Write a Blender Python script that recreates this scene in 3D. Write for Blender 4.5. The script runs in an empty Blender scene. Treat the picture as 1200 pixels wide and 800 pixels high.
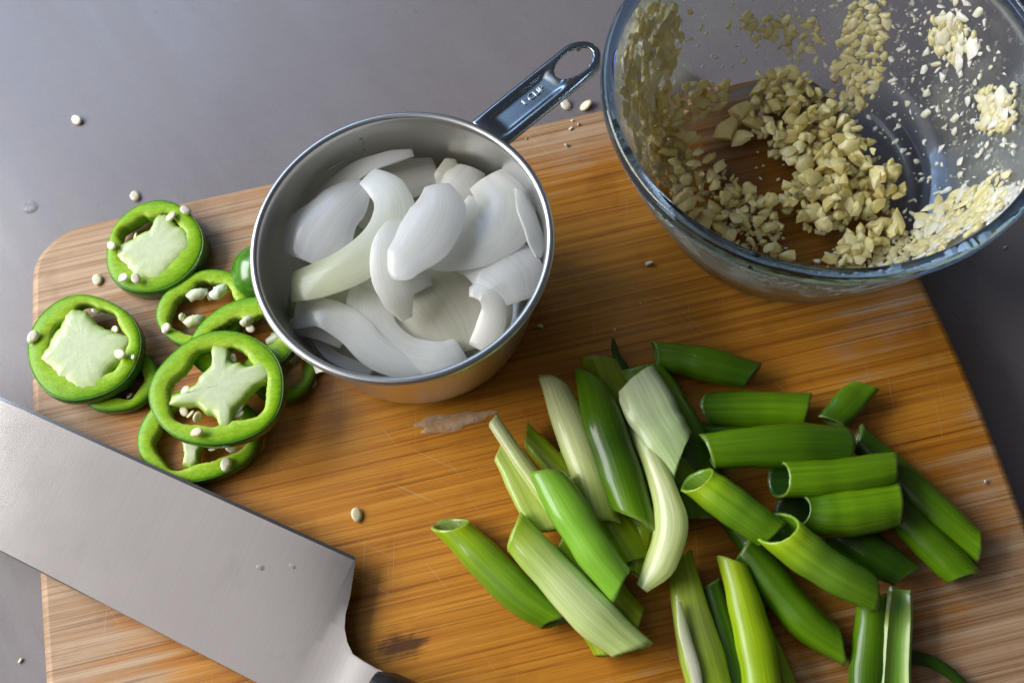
import bpy, bmesh, math, random
from mathutils import Vector, Matrix
PI = math.pi
random.seed(7)
scene = bpy.context.scene
COL = scene.collection

# ------------------------------------------------------------------ camera
FPX, PITCH, ROLL, H = 1194.08, math.radians(67.202), math.radians(-9.0866), 0.3113
cp, sp, cr, sr = math.cos(PITCH), math.sin(PITCH), math.cos(ROLL), math.sin(ROLL)
R_AX = Vector((1, 0, 0)); U_AX = Vector((0, sp, cp)); F_AX = Vector((0, cp, -sp))
right = R_AX * cr + U_AX * sr
up = U_AX * cr - R_AX * sr
cam_d = bpy.data.cameras.new('camera')
cam = bpy.data.objects.new('camera', cam_d); COL.objects.link(cam)
m = Matrix((right, up, -F_AX)).transposed().to_4x4()
m.translation = (0, 0, H)
cam.matrix_world = m
cam_d.sensor_width = 36; cam_d.sensor_fit = 'HORIZONTAL'
cam_d.lens = FPX / 1200 * 36
cam_d.clip_start = 0.01; cam_d.clip_end = 100
cam_d.dof.use_dof = True
cam_d.dof.focus_distance = 0.322
cam_d.dof.aperture_fstop = 15.0
scene.camera = cam

# ------------------------------------------------------------------ world and lamps
world = bpy.data.worlds.new('World'); scene.world = world
world.use_nodes = True
bg = world.node_tree.nodes['Background']
bg.inputs['Color'].default_value = (0.62, 0.60, 0.66, 1)
bg.inputs['Strength'].default_value = 0.09

def area(name, loc, target, sx, sy, watts, color):
    d = bpy.data.lights.new(name, 'AREA'); d.shape = 'RECTANGLE'
    d.size = sx; d.size_y = sy; d.energy = watts; d.color = color
    o = bpy.data.objects.new(name, d); COL.objects.link(o)
    o.location = loc
    o.rotation_euler = (Vector(target) - Vector(loc)).to_track_quat('-Z', 'Y').to_euler()
    return o
area('window_light', (-0.82, 0.35, 0.52), (-0.06, 0.12, 0.0), 0.85, 0.5, 15.0, (1.0, 0.985, 0.96))
area('window_light', (-1.00, 1.70, 1.40), (0.0, 0.2, 0.0), 1.7, 0.8, 17.0, (0.46, 0.68, 1.0))
area('added_fill_light', (-0.95, 0.02, 1.15), (-0.2, 0.12, 0.0), 1.4, 1.4, 3.4, (1.0, 0.94, 0.90))  # soft overhead fill, added to even out the blade and soften the lighting

scene.view_settings.view_transform = 'Standard'
scene.view_settings.look = 'None'
scene.view_settings.exposure = 0.0
scene.view_settings.gamma = 1.0
scene.view_settings.use_curve_mapping = False
scene.render.engine = 'CYCLES'
scene.cycles.use_denoising = True
scene.cycles.max_bounces = 12
scene.cycles.transparent_max_bounces = 16
scene.cycles.transmission_bounces = 10
scene.cycles.caustics_reflective = False
scene.cycles.caustics_refractive = False
scene.cycles.sample_clamp_indirect = 4.0

# ------------------------------------------------------------------ helpers
def at(px, py, z):
    """point of the plane at height z that shows at pixel (px,py) of the 1200x800 photograph"""
    x = (px - 600) / FPX; y = -(py - 400) / FPX
    d = right * x + up * y + F_AX
    return Vector((0, 0, H)) + d * ((z - H) / d.z)

def ppm(px, py, z):
    """pixels per metre at that place"""
    return FPX / ((at(px, py, z) - Vector((0, 0, H))).dot(F_AX))

def tag(o, label, cat, group=None, kind=None):
    o['label'] = label
    if cat: o['category'] = cat
    if group: o['group'] = group
    if kind: o['kind'] = kind
    return o

def empty(name, loc, label, cat, group=None):
    o = bpy.data.objects.new(name, None); COL.objects.link(o)
    o.location = loc; o.empty_display_size = 0.01
    return tag(o, label, cat, group)

def mesh_data(name, V, F, mat, smooth=True, col=None, suv=None):
    me = bpy.data.meshes.new(name)
    me.from_pydata([tuple(v) for v in V], [], F)
    if smooth: me.polygons.foreach_set('use_smooth', [True] * len(me.polygons))
    if col is not None:
        a = me.attributes.new('tint', 'FLOAT_COLOR', 'POINT')
        a.data.foreach_set('color', [c for q in col for c in (q[0], q[1], q[2], 1.0)])
    if suv is not None:
        a = me.attributes.new('suv', 'FLOAT_VECTOR', 'POINT')
        a.data.foreach_set('vector', [c for q in suv for c in q])
    if mat: me.materials.append(mat)
    me.update()
    bm = bmesh.new(); bm.from_mesh(me)
    bmesh.ops.recalc_face_normals(bm, faces=bm.faces)
    bm.to_mesh(me); bm.free()
    return me

def link(name, V, F, mat, parent=None, smooth=True, col=None, suv=None, sub=0):
    V = [Vector(v) for v in V]
    if parent is not None:
        L = Vector(parent.location)
    else:
        L = Vector((sum(v.x for v in V) / len(V), sum(v.y for v in V) / len(V), min(v.z for v in V)))
    me = mesh_data(name, [v - L for v in V], F, mat, smooth, col, suv)
    o = bpy.data.objects.new(name, me); COL.objects.link(o)
    if parent is not None: o.parent = parent
    else: o.location = L
    if sub:
        s = o.modifiers.new('smooth', 'SUBSURF'); s.levels = sub; s.render_levels = sub
    return o

def inst(name, me, loc, rot, scale=(1, 1, 1), parent=None):
    o = bpy.data.objects.new(name, me); COL.objects.link(o)
    if parent is not None:
        o.parent = parent; o.location = Vector(loc) - Vector(parent.location)
    else:
        o.location = loc
    o.rotation_euler = rot; o.scale = scale
    return o

def catmull(P, n, closed=False):
    P = [Vector(p) for p in P]; out = []; N = len(P)
    segs = N if closed else N - 1
    for k in range(n):
        u = k / n * segs if closed else k / (n - 1) * segs
        i = min(int(u), segs - 1); t = u - i
        if closed: a, b, c, d = P[(i - 1) % N], P[i % N], P[(i + 1) % N], P[(i + 2) % N]
        else: a, b, c, d = P[max(i - 1, 0)], P[i], P[i + 1], P[min(i + 2, N - 1)]
        out.append(0.5 * (2 * b + (c - a) * t + (2 * a - 5 * b + 4 * c - d) * t * t + (3 * b - a - 3 * c + d) * t ** 3))
    return out

def lerp_list(L, t):
    if not isinstance(L, (list, tuple)): return L
    u = t * (len(L) - 1); i = min(int(u), len(L) - 2) if len(L) > 1 else 0
    if len(L) == 1: return L[0]
    f = u - i
    f = f * f * (3 - 2 * f)
    return L[i] * (1 - f) + L[i + 1] * f

def mixc(a, b, t): return tuple(a[i] * (1 - t) + b[i] * t for i in range(3))

def grid_faces(nr, m, closed_r=False, closed_m=True):
    F = []
    for i in range(nr if closed_r else nr - 1):
        for j in range(m if closed_m else m - 1):
            F.append((i * m + j, i * m + (j + 1) % m, ((i + 1) % nr) * m + (j + 1) % m, ((i + 1) % nr) * m + j))
    return F

def lathe(profile, m, c=(0, 0, 0), closed=True):
    V = []
    for r, z in profile:
        for j in range(m):
            a = 2 * PI * j / m
            V.append((c[0] + r * math.cos(a), c[1] + r * math.sin(a), c[2] + z))
    return V, grid_faces(len(profile), m, closed)

def text_mesh(body, size, depth):
    cu = bpy.data.curves.new('lettering', 'FONT'); cu.body = body; cu.size = size; cu.extrude = depth
    cu.align_x = 'CENTER'; cu.align_y = 'CENTER'
    o = bpy.data.objects.new('lettering', cu); COL.objects.link(o)
    dg = bpy.context.evaluated_depsgraph_get()
    me = bpy.data.meshes.new_from_object(o.evaluated_get(dg))
    bpy.data.objects.remove(o); bpy.data.curves.remove(cu)
    return me

# ------------------------------------------------------------------ materials
class NT:
    def __init__(s, name):
        s.m = bpy.data.materials.new(name); s.m.use_nodes = True
        s.t = s.m.node_tree; s.b = s.t.nodes['Principled BSDF']; s.out = s.t.nodes['Material Output']
    def n(s, typ, **kw):
        nd = s.t.nodes.new(typ)
        for k, v in kw.items(): setattr(nd, k, v)
        return nd
    def l(s, a, b): s.t.links.new(a, b)
    def set(s, **kw):
        for k, v in kw.items():
            s.b.inputs[k.replace('_', ' ')].default_value = v
    def ramp(s, src, stops):
        r = s.n('ShaderNodeValToRGB'); e = r.color_ramp.elements
        while len(e) < len(stops): e.new(0.5)
        for i, (p, c) in enumerate(stops):
            e[i].position = p; e[i].color = (*c, 1) if len(c) == 3 else c
        s.l(src, r.inputs['Fac']); return r.outputs['Color']
    def noise(s, vec, scale, detail=3, rough=0.55, vscale=None, loc=(0, 0, 0)):
        if vscale is not None:
            mp = s.n('ShaderNodeMapping'); mp.inputs['Scale'].default_value = vscale; mp.inputs['Location'].default_value = loc
            s.l(vec, mp.inputs['Vector']); vec = mp.outputs['Vector']
        nz = s.n('ShaderNodeTexNoise'); nz.inputs['Scale'].default_value = scale
        nz.inputs['Detail'].default_value = detail; nz.inputs['Roughness'].default_value = rough
        s.l(vec, nz.inputs['Vector']); return nz.outputs['Fac']
    def mix(s, fac, a, b, mode='MIX'):
        mx = s.n('ShaderNodeMix', data_type='RGBA', blend_type=mode)
        for idx, v in ((0, fac), (6, a), (7, b)):
            if hasattr(v, 'is_linked') or hasattr(v, 'links'): s.l(v, mx.inputs[idx])
            elif isinstance(v, (int, float)): mx.inputs[idx].default_value = v
            else: mx.inputs[idx].default_value = (*v, 1)
        return mx.outputs[2]
    def math(s, op, a, b=None, clamp=False):
        nd = s.n('ShaderNodeMath', operation=op, use_clamp=clamp)
        for i, v in enumerate((a, b)):
            if v is None: continue
            if isinstance(v, (int, float)): nd.inputs[i].default_value = v
            else: s.l(v, nd.inputs[i])
        return nd.outputs[0]
    def bump(s, h, strength, dist):
        b = s.n('ShaderNodeBump'); b.inputs['Strength'].default_value = strength; b.inputs['Distance'].default_value = dist
        s.l(h, b.inputs['Height']); s.l(b.outputs['Normal'], s.b.inputs['Normal'])
    def obj(s): return s.n('ShaderNodeTexCoord').outputs['Object']
    def attr(s, name, out='Color'):
        a = s.n('ShaderNodeAttribute'); a.attribute_name = name; return a.outputs[out]

def counter_mat():
    k = NT('grey_quartz'); c = k.obj()
    big = k.noise(c, 6, 3); fine = k.noise(c, 900, 2)
    col = k.ramp(big, [(0.3, (0.190, 0.172, 0.182)), (0.7, (0.218, 0.198, 0.208))])
    sp = k.ramp(fine, [(0.35, (0.95, 0.95, 0.95)), (0.65, (1.03, 1.03, 1.03))])
    col = k.mix(1.0, col, k.ramp(k.noise(c, 140, 4, 0.7), [(0.32, (0.97, 0.97, 0.97)), (0.5, (1, 1, 1)), (0.70, (1.02, 1.02, 1.02))]), 'MULTIPLY')
    dots = k.noise(c, 260, 1)
    col = k.mix(1.0, col, k.ramp(dots, [(0.20, (0.88, 0.87, 0.87)), (0.27, (1, 1, 1)), (0.74, (1, 1, 1)), (0.80, (1.10, 1.09, 1.08))]), 'MULTIPLY')
    k.l(k.mix(1.0, col, sp, 'MULTIPLY'), k.b.inputs['Base Color'])
    rot = k.n('ShaderNodeMapping'); rot.inputs['Rotation'].default_value = (0, 0, math.radians(-28)); k.l(c, rot.inputs['Vector'])
    smear = k.noise(rot.outputs['Vector'], 3.0, 4, 0.6, vscale=(16, 2.0, 1))
    r = k.ramp(smear, [(0.36, (0.20, 0.20, 0.20)), (0.62, (0.36, 0.36, 0.36))])
    k.l(r, k.b.inputs['Roughness'])
    k.set(Specular_IOR_Level=0.5)
    k.bump(k.noise(c, 500, 2), 0.05, 0.0003)
    return k.m

def bamboo_mat():
    k = NT('bamboo'); c = k.obj()
    strip = k.noise(c, 1.0, 2, 0.5, vscale=(4.0, 420, 1))
    fibre = k.noise(c, 1.0, 4, 0.65, vscale=(16, 1500, 1))
    dash = k.noise(c, 1.0, 2, 0.5, vscale=(40, 1500, 1), loc=(3, 5, 0))
    warp = k.noise(c, 14, 4, 0.62)
    # wet area: middle of the board
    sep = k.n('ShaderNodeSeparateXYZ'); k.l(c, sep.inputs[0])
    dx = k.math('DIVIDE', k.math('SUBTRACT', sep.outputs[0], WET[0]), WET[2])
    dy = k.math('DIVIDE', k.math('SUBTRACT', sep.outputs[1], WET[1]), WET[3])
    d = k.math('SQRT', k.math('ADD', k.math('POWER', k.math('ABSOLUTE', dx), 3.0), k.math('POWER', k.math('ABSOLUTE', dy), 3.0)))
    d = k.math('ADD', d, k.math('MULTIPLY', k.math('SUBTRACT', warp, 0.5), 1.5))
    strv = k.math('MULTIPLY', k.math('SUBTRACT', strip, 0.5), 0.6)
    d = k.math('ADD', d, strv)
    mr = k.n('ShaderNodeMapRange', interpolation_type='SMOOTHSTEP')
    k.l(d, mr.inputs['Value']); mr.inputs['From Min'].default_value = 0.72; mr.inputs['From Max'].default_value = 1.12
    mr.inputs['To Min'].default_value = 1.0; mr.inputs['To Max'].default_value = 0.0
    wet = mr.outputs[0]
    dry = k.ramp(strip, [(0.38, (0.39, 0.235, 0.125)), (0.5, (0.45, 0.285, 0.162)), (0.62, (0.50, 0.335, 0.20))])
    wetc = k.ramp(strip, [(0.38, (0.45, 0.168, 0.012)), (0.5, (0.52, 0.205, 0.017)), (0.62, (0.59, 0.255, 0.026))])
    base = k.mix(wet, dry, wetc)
    fl = k.ramp(fibre, [(0.36, (0.66, 0.58, 0.52)), (0.45, (0.97, 0.96, 0.95)), (0.62, (1.10, 1.10, 1.10))])
    base = k.mix(1.0, base, fl, 'MULTIPLY')
    ln = k.noise(c, 1.0, 2, 0.5, vscale=(5.0, 760, 1), loc=(7, 1, 0))
    lr = k.ramp(ln, [(0.34, (0.66, 0.57, 0.50)), (0.42, (1, 1, 1)), (0.60, (1, 1, 1)), (0.70, (1.12, 1.14, 1.18))])
    base = k.mix(0.9, base, lr, 'MULTIPLY')
    da = k.ramp(dash, [(0.27, (0.55, 0.45, 0.38)), (0.36, (1, 1, 1))])
    base = k.mix(0.8, base, da, 'MULTIPLY')
    for ang, seed_ in ((62, 1.0), (101, 6.0), (38, 11.0)):
        rt = k.n('ShaderNodeMapping'); rt.inputs['Rotation'].default_value = (0, 0, math.radians(ang)); k.l(c, rt.inputs['Vector'])
        sc_ = k.noise(rt.outputs['Vector'], 1.0, 1, 0.5, vscale=(22, 1300, 1), loc=(seed_, seed_ * 2, 0))
        base = k.mix(k.math('MULTIPLY', k.ramp(sc_, [(0.715, (0, 0, 0)), (0.755, (1, 1, 1))]), 0.40), base, (0.62, 0.40, 0.20))
    stain = k.noise(c, 60, 3, 0.6)
    base = k.mix(1.0, base, k.ramp(stain, [(0.30, (0.84, 0.80, 0.76)), (0.45, (1, 1, 1))]), 'MULTIPLY')
    # burnt knot
    kx = k.math('DIVIDE', k.math('SUBTRACT', sep.outputs[0], KNOT[0]), 0.0095)
    ky = k.math('DIVIDE', k.math('SUBTRACT', sep.outputs[1], KNOT[1]), 0.0055)
    kd = k.math('SQRT', k.math('ADD', k.math('MULTIPLY', kx, kx), k.math('MULTIPLY', ky, ky)))
    kd = k.math('ADD', kd, k.math('MULTIPLY', k.math('SUBTRACT', fibre, 0.5), 2.6))
    kd = k.math('ADD', kd, k.math('MULTIPLY', k.math('SUBTRACT', k.noise(c, 160, 3), 0.5), 1.6))
    kr = k.ramp(kd, [(0.35, (1, 1, 1)), (1.0, (0, 0, 0))])
    base = k.mix(k.math('MULTIPLY', kr, 0.88), base, (0.045, 0.016, 0.006))
    k.l(base, k.b.inputs['Base Color'])
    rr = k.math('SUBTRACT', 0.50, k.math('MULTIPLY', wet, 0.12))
    rr = k.math('ADD', rr, k.math('MULTIPLY', k.math('SUBTRACT', warp, 0.5), 0.3))
    k.l(rr, k.b.inputs['Roughness'])
    k.set(Specular_IOR_Level=0.45)
    hh = k.math('ADD', fibre, k.math('MULTIPLY', dash, 0.5))
    k.bump(hh, 0.35, 0.0003)
    return k.m

def steel_mat(name, col, rough, aniso_scale=None, dirt=0.0):
    k = NT(name); c = k.obj()
    k.set(Base_Color=(*col, 1), Metallic=1.0, Roughness=rough)
    n = k.noise(c, 45, 5, 0.6)
    if aniso_scale: f = k.noise(c, 1.0, 2, 0.5, vscale=aniso_scale)
    else: f = k.noise(c, 300, 2)
    r = k.math('ADD', rough - 0.02, k.math('MULTIPLY', n, 0.04))
    k.l(r, k.b.inputs['Roughness'])
    cc = k.ramp(n, [(0.25, tuple(x * 0.95 for x in col)), (0.6, col)])
    if aniso_scale:
        rg = k.n('ShaderNodeMapping'); rg.inputs['Rotation'].default_value = (0, 0, math.radians(118)); k.l(c, rg.inputs['Vector'])
        gl_ = k.noise(rg.outputs['Vector'], 1.0, 2, 0.6, vscale=(8, 1500, 1))
        cc = k.mix(1.0, cc, k.ramp(gl_, [(0.3, (0.97, 0.97, 0.97)), (0.7, (1.02, 1.02, 1.02))]), 'MULTIPLY')
        sm_ = k.noise(c, 70, 4, 0.6)
        cc = k.mix(1.0, cc, k.ramp(sm_, [(0.62, (1, 1, 1)), (0.74, (0.95, 0.95, 0.955))]), 'MULTIPLY')
    k.l(cc, k.b.inputs['Base Color'])
    k.bump(f, 0.02, 0.0002)
    return k.m

def veg_mat(name, streak, rough, sss=0.0, radius=(0.002, 0.003, 0.0002), bumpk=0.2, coat=0.0, trans=0.0, ct=1.0, spec=0.5, clear=0.0):
    """colour from the mesh's own tint attribute with lengthwise fibres from suv"""
    k = NT(name)
    tint = k.attr('tint'); uv = k.attr('suv', 'Vector')
    s1 = k.noise(uv, 1.0, 3, 0.6, vscale=streak)
    s2 = k.noise(uv, 1.0, 2, 0.6, vscale=(streak[0] * 0.25, streak[1] * 0.6, 1), loc=(4, 2, 1))
    f = k.ramp(s1, [(0.28, (0.84, 0.87, 0.72)), (0.5, (1, 1, 1)), (0.76, (1.18, 1.13, 1.24))])
    g = k.ramp(s2, [(0.3, (0.80, 0.84, 0.74)), (0.7, (1.18, 1.12, 1.15))])
    c = k.mix(ct, k.mix(ct, tint, f, 'MULTIPLY'), g, 'MULTIPLY')
    k.l(c, k.b.inputs['Base Color'])
    k.set(Roughness=rough, Subsurface_Weight=sss, Subsurface_Radius=radius, Subsurface_Scale=1.0, Coat_Weight=coat, Coat_Roughness=0.12, Specular_IOR_Level=spec)
    rr = k.math('ADD', rough - 0.08, k.math('MULTIPLY', s2, 0.2)); k.l(rr, k.b.inputs['Roughness'])
    k.bump(s1, bumpk, 0.0006)
    if trans:
        tr = k.n('ShaderNodeBsdfTranslucent'); k.l(c, tr.inputs['Color'])
        mx = k.n('ShaderNodeMixShader'); mx.inputs[0].default_value = trans
        k.l(k.b.outputs[0], mx.inputs[1]); k.l(tr.outputs[0], mx.inputs[2]); last = mx.outputs[0]
        if clear:
            tp = k.n('ShaderNodeBsdfTransparent'); m2 = k.n('ShaderNodeMixShader')
            k.l(k.ramp(s2, [(0.3, (clear * .5,) * 3), (0.7, (clear * 1.5,) * 3)]), m2.inputs[0]); k.l(last, m2.inputs[1]); k.l(tp.outputs[0], m2.inputs[2]); last = m2.outputs[0]
        k.l(last, k.out.inputs[0])
    return k.m

def soft_mat(name, c0, c1, scale, rough=0.4, sss=0.25, radius=(0.003, 0.0025, 0.0015), bumpk=0.3, spots=None, trans=0.0):
    k = NT(name); c = k.obj()
    n = k.noise(c, scale, 4, 0.6)
    col = k.ramp(n, [(0.3, c0), (0.7, c1)])
    if spots:
        v = k.noise(c, spots[1], 1); sm = k.ramp(v, [(0.66, (0, 0, 0)), (0.72, (1, 1, 1))])
        col = k.mix(k.math('MULTIPLY', sm, 0.7), col, spots[0])
    oi = k.n('ShaderNodeObjectInfo')
    rnd = k.ramp(oi.outputs['Random'], [(0.0, (0.86, 0.82, 0.72)), (0.5, (1, 1, 1)), (1.0, (1.08, 1.10, 1.3))])
    col = k.mix(1.0, col, rnd, 'MULTIPLY')
    k.l(col, k.b.inputs['Base Color'])
    k.set(Roughness=rough, Subsurface_Weight=sss, Subsurface_Radius=radius, Subsurface_Scale=1.0)
    if trans:
        tr = k.n('ShaderNodeBsdfTranslucent'); k.l(col, tr.inputs['Color'])
        mx = k.n('ShaderNodeMixShader'); mx.inputs[0].default_value = trans
        k.l(k.b.outputs[0], mx.inputs[1]); k.l(tr.outputs[0], mx.inputs[2]); k.l(mx.outputs[0], k.out.inputs[0])
    k.bump(k.noise(c, scale * 4, 3), bumpk, 0.0006)
    return k.m

def wall_glass_mat():
    """thin clear wall: straight-through with a blue-grey edge tint, plus fresnel mirror"""
    k = NT('clear_wall')
    lw = k.n('ShaderNodeLayerWeight'); lw.inputs['Blend'].default_value = 0.35
    tc = k.ramp(lw.outputs['Facing'], [(0.0, (0.955, 0.96, 0.965)), (0.6, (0.90, 0.93, 0.955)), (1.0, (0.70, 0.79, 0.88))])
    tr = k.n('ShaderNodeBsdfTransparent'); k.l(tc, tr.inputs['Color'])
    gl = k.n('ShaderNodeBsdfGlossy'); gl.inputs['Roughness'].default_value = 0.28
    gl.inputs['Color'].default_value = (0.9, 0.95, 1, 1)
    fr = k.n('ShaderNodeFresnel'); fr.inputs['IOR'].default_value = 1.30
    mx = k.n('ShaderNodeMixShader'); k.l(k.math('MULTIPLY', fr.outputs[0], 0.7), mx.inputs[0])
    k.l(tr.outputs[0], mx.inputs[1]); k.l(gl.outputs[0], mx.inputs[2])
    # dried garlic film and flecks left on the wall
    c = k.obj()
    smear = k.ramp(k.noise(c, 34, 5, 0.65), [(0.44, (0, 0, 0)), (0.70, (0.16, 0.16, 0.16))])
    fleck = k.ramp(k.noise(c, 420, 3, 0.6), [(0.61, (0, 0, 0)), (0.66, (0.75, 0.75, 0.75))])
    patch = k.ramp(k.noise(c, 22, 3, 0.6, loc=(3, 1, 2), vscale=(1, 1, 1)), [(0.40, (0, 0, 0)), (0.58, (1, 1, 1))])
    sepz = k.n('ShaderNodeSeparateXYZ'); k.l(c, sepz.inputs[0])
    band = k.ramp(k.math('MULTIPLY', sepz.outputs[2], 16.0), [(0.15, (0, 0, 0)), (0.30, (1, 1, 1)), (0.80, (1, 1, 1)), (0.88, (0, 0, 0))])
    f = k.math('MULTIPLY', k.math('MAXIMUM', smear, k.math('MULTIPLY', fleck, patch)), band, True)
    df = k.n('ShaderNodeBsdfDiffuse'); df.inputs['Color'].default_value = (0.86, 0.85, 0.72, 1)
    tl = k.n('ShaderNodeBsdfTranslucent'); tl.inputs['Color'].default_value = (0.86, 0.85, 0.72, 1)
    dm = k.n('ShaderNodeMixShader'); dm.inputs[0].default_value = 0.45; k.l(df.outputs[0], dm.inputs[1]); k.l(tl.outputs[0], dm.inputs[2])
    fin = k.n('ShaderNodeMixShader'); k.l(f, fin.inputs[0]); k.l(mx.outputs[0], fin.inputs[1]); k.l(dm.outputs[0], fin.inputs[2])
    k.l(fin.outputs[0], k.out.inputs[0])
    k.t.nodes.remove(k.b)
    return k.m

def rim_glass_mat():
    k = NT('clear_rim')
    k.set(Base_Color=(0.36, 0.52, 0.76, 1), Roughness=0.04, IOR=1.47, Transmission_Weight=1.0)
    return k.m

def water_mat(name, col, rough=0.12, dens=0.55):
    k = NT(name); c = k.obj()
    tr = k.n('ShaderNodeBsdfTransparent')
    k.set(Base_Color=(*col, 1), Roughness=rough)
    n = k.noise(c, 260, 4, 0.65)
    f = k.ramp(n, [(0.3, (dens * .2,) * 3), (0.7, (dens,) * 3)])
    mx = k.n('ShaderNodeMixShader'); k.l(f, mx.inputs[0]); k.l(tr.outputs[0], mx.inputs[1]); k.l(k.b.outputs[0], mx.inputs[2])
    k.l(mx.outputs[0], k.out.inputs[0])
    k.bump(n, 0.5, 0.0005)
    return k.m

def plain(name, col, rough, metal=0.0):
    k = NT(name); k.set(Base_Color=(*col, 1), Roughness=rough, Metallic=metal)
    k.bump(k.noise(k.obj(), 700, 2), 0.1, 0.0003)
    return k.m

# board frame (turned 4.07 deg about z)
YAW = math.radians(4.07)
BN = Vector((math.cos(YAW), math.sin(YAW), 0)); BM = Vector((-math.sin(YAW), math.cos(YAW), 0))
BC = at(620, 420, 0)
def blocal(p): q = p - BC; return Vector((q.dot(BN), q.dot(BM), q.z))
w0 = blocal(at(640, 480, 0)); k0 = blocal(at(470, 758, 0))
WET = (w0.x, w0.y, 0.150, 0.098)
KNOT = (k0.x, k0.y)

M_COUNTER = counter_mat()
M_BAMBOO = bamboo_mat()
M_STEEL = steel_mat('brushed_steel', (0.72, 0.715, 0.71), 0.33)
M_HANDLE = steel_mat('polished_steel', (0.40, 0.46, 0.52), 0.24)
M_BLADE = steel_mat('blade_steel', (0.66, 0.635, 0.63), 0.165, (40, 700, 1))
M_BLACK = plain('black_handle', (0.012, 0.012, 0.013), 0.35)
M_GLASS = wall_glass_mat()
M_RIM = rim_glass_mat()
M_SCAL = veg_mat('scallion_skin', (11.0, 0.8, 1), 0.25, sss=0.10, bumpk=0.26, coat=0.5, trans=0.16, spec=0.3)
M_ONION = veg_mat('onion_flesh', (16.0, 0.35, 1), 0.26, sss=0.4, radius=(0.006, 0.006, 0.005), bumpk=0.16, coat=0.6, trans=0.38, ct=0.5, clear=0.22)
M_PEPFLESH = veg_mat('pepper_flesh', (9.0, 9.0, 1), 0.34, sss=0.12, radius=(0.0012, 0.002, 0.0002), bumpk=0.16, coat=0.0, spec=0.25)
M_PEPSKIN = veg_mat('pepper_skin', (3.0, 2.0, 1), 0.22, sss=0.05, bumpk=0.06, coat=0.4)
M_PITHC = veg_mat('pepper_core', (30.0, 30.0, 1), 0.33, sss=0.35, radius=(0.002, 0.0022, 0.001), bumpk=0.14, coat=0.3, spec=0.35, ct=0.22)
M_PITH = soft_mat('pepper_pith', (0.66, 0.74, 0.46), (0.78, 0.83, 0.62), 170, 0.36, 0.4, bumpk=0.45, spots=((0.62, 0.66, 0.22), 330))
M_SEED = soft_mat('pepper_seed', (0.84, 0.76, 0.50), (0.92, 0.87, 0.68), 300, 0.42, 0.2, bumpk=0.25)
M_GARLIC = soft_mat('garlic_flesh', (0.93, 0.77, 0.28), (0.97, 0.90, 0.50), 190, 0.26, 0.3, bumpk=0.3, trans=0.15)
M_PULP = soft_mat('garlic_pulp', (0.95, 0.84, 0.40), (0.97, 0.92, 0.58), 200, 0.25, 0.35, radius=(0.003, 0.0025, 0.0015), bumpk=0.25, trans=0.2)
M_GARLICW = soft_mat('garlic_pale', (0.86, 0.82, 0.56), (0.94, 0.92, 0.76), 240, 0.36, 0.3, bumpk=0.3, trans=0.15)

# ------------------------------------------------------------------ setting
TB = 0.018           # board thickness
V = [(-1.6, -1.2, -TB), (1.6, -1.2, -TB), (1.6, 1.6, -TB), (-1.6, 1.6, -TB)]
V += [(x, y, -TB - 0.03) for x, y, z in V]
F = [(0, 1, 2, 3), (7, 6, 5, 4), (0, 4, 5, 1), (1, 5, 6, 2), (2, 6, 7, 3), (3, 7, 4, 0)]
o = link('countertop', V, F, M_COUNTER, smooth=False)
tag(o, 'glossy grey kitchen countertop under the bamboo board', None, kind='structure')

# ------------------------------------------------------------------ cutting board
def build_board():
    px = [(50.4, 800), (43, 668), (37.3, 560), (34.6, 465), (34.4, 400), (34.6, 350), (35, 325), (36.5, 313), (40.5, 302), (51, 288), (67, 274.5), (89, 263.5), (120, 255.8), (200, 237.5),
          (310, 213.5), (460, 180.5), (617, 146), (704, 126.5), (800, 106), (870, 92.5), (910, 86), (938, 86), (958, 94), (975, 110), (993, 139), (1020, 190), (1052, 257), (1083.3, 327), (1116.3, 393), (1154.5, 480), (1199, 593), (1240, 705)]
    P = [blocal(at(x, y, 0)) for x, y in px]
    P = [Vector((p.x, p.y, 0)) for p in P]
    xr, xl = P[-1].x, P[0].x
    yb = min(P[0].y, P[-1].y) - 0.065
    P += [Vector((xr - 0.002, yb + 0.03, 0)), Vector((xr - 0.012, yb + 0.009, 0)), Vector((xr - 0.035, yb, 0)), Vector((0, yb - .002, 0)), Vector((xl + 0.035, yb, 0)), Vector((xl + 0.012, yb + 0.009, 0)), Vector((xl + 0.002, yb + 0.03, 0))]
    C = catmull(P, 260, True)
    prof = [(0.0030, 0.0), (0.0014, -0.0005), (0.0004, -0.0016), (0.0, -0.003), (0.0, -TB + 0.003), (0.0006, -TB + 0.0012), (0.0030, -TB)]
    V = []
    n = len(C)
    for ins, z in prof:
        for i in range(n):
            t = (C[(i + 1) % n] - C[i - 1]).normalized()
            nn = Vector((-t.y, t.x, 0))
            # outline runs clockwise seen from above -> inward is to the right
            q = C[i] - nn * ins
            V.append(Vector((q.x, q.y, z)))
    F = grid_faces(len(prof), n)
    F.append(tuple(range(n))); F.append(tuple((len(prof) - 1) * n + i for i in reversed(range(n))))
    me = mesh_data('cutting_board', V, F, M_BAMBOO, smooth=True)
    for p in me.polygons:
        if len(p.vertices) > 4: p.use_smooth = False
    o = bpy.data.objects.new('cutting_board', me); COL.objects.link(o)
    o.location = (BC.x, BC.y, 0); o.rotation_euler = (0, 0, YAW)
    tag(o, 'bamboo cutting board with rounded corners and wet orange grain lying on the grey counter', 'cutting board')
build_board()

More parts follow.
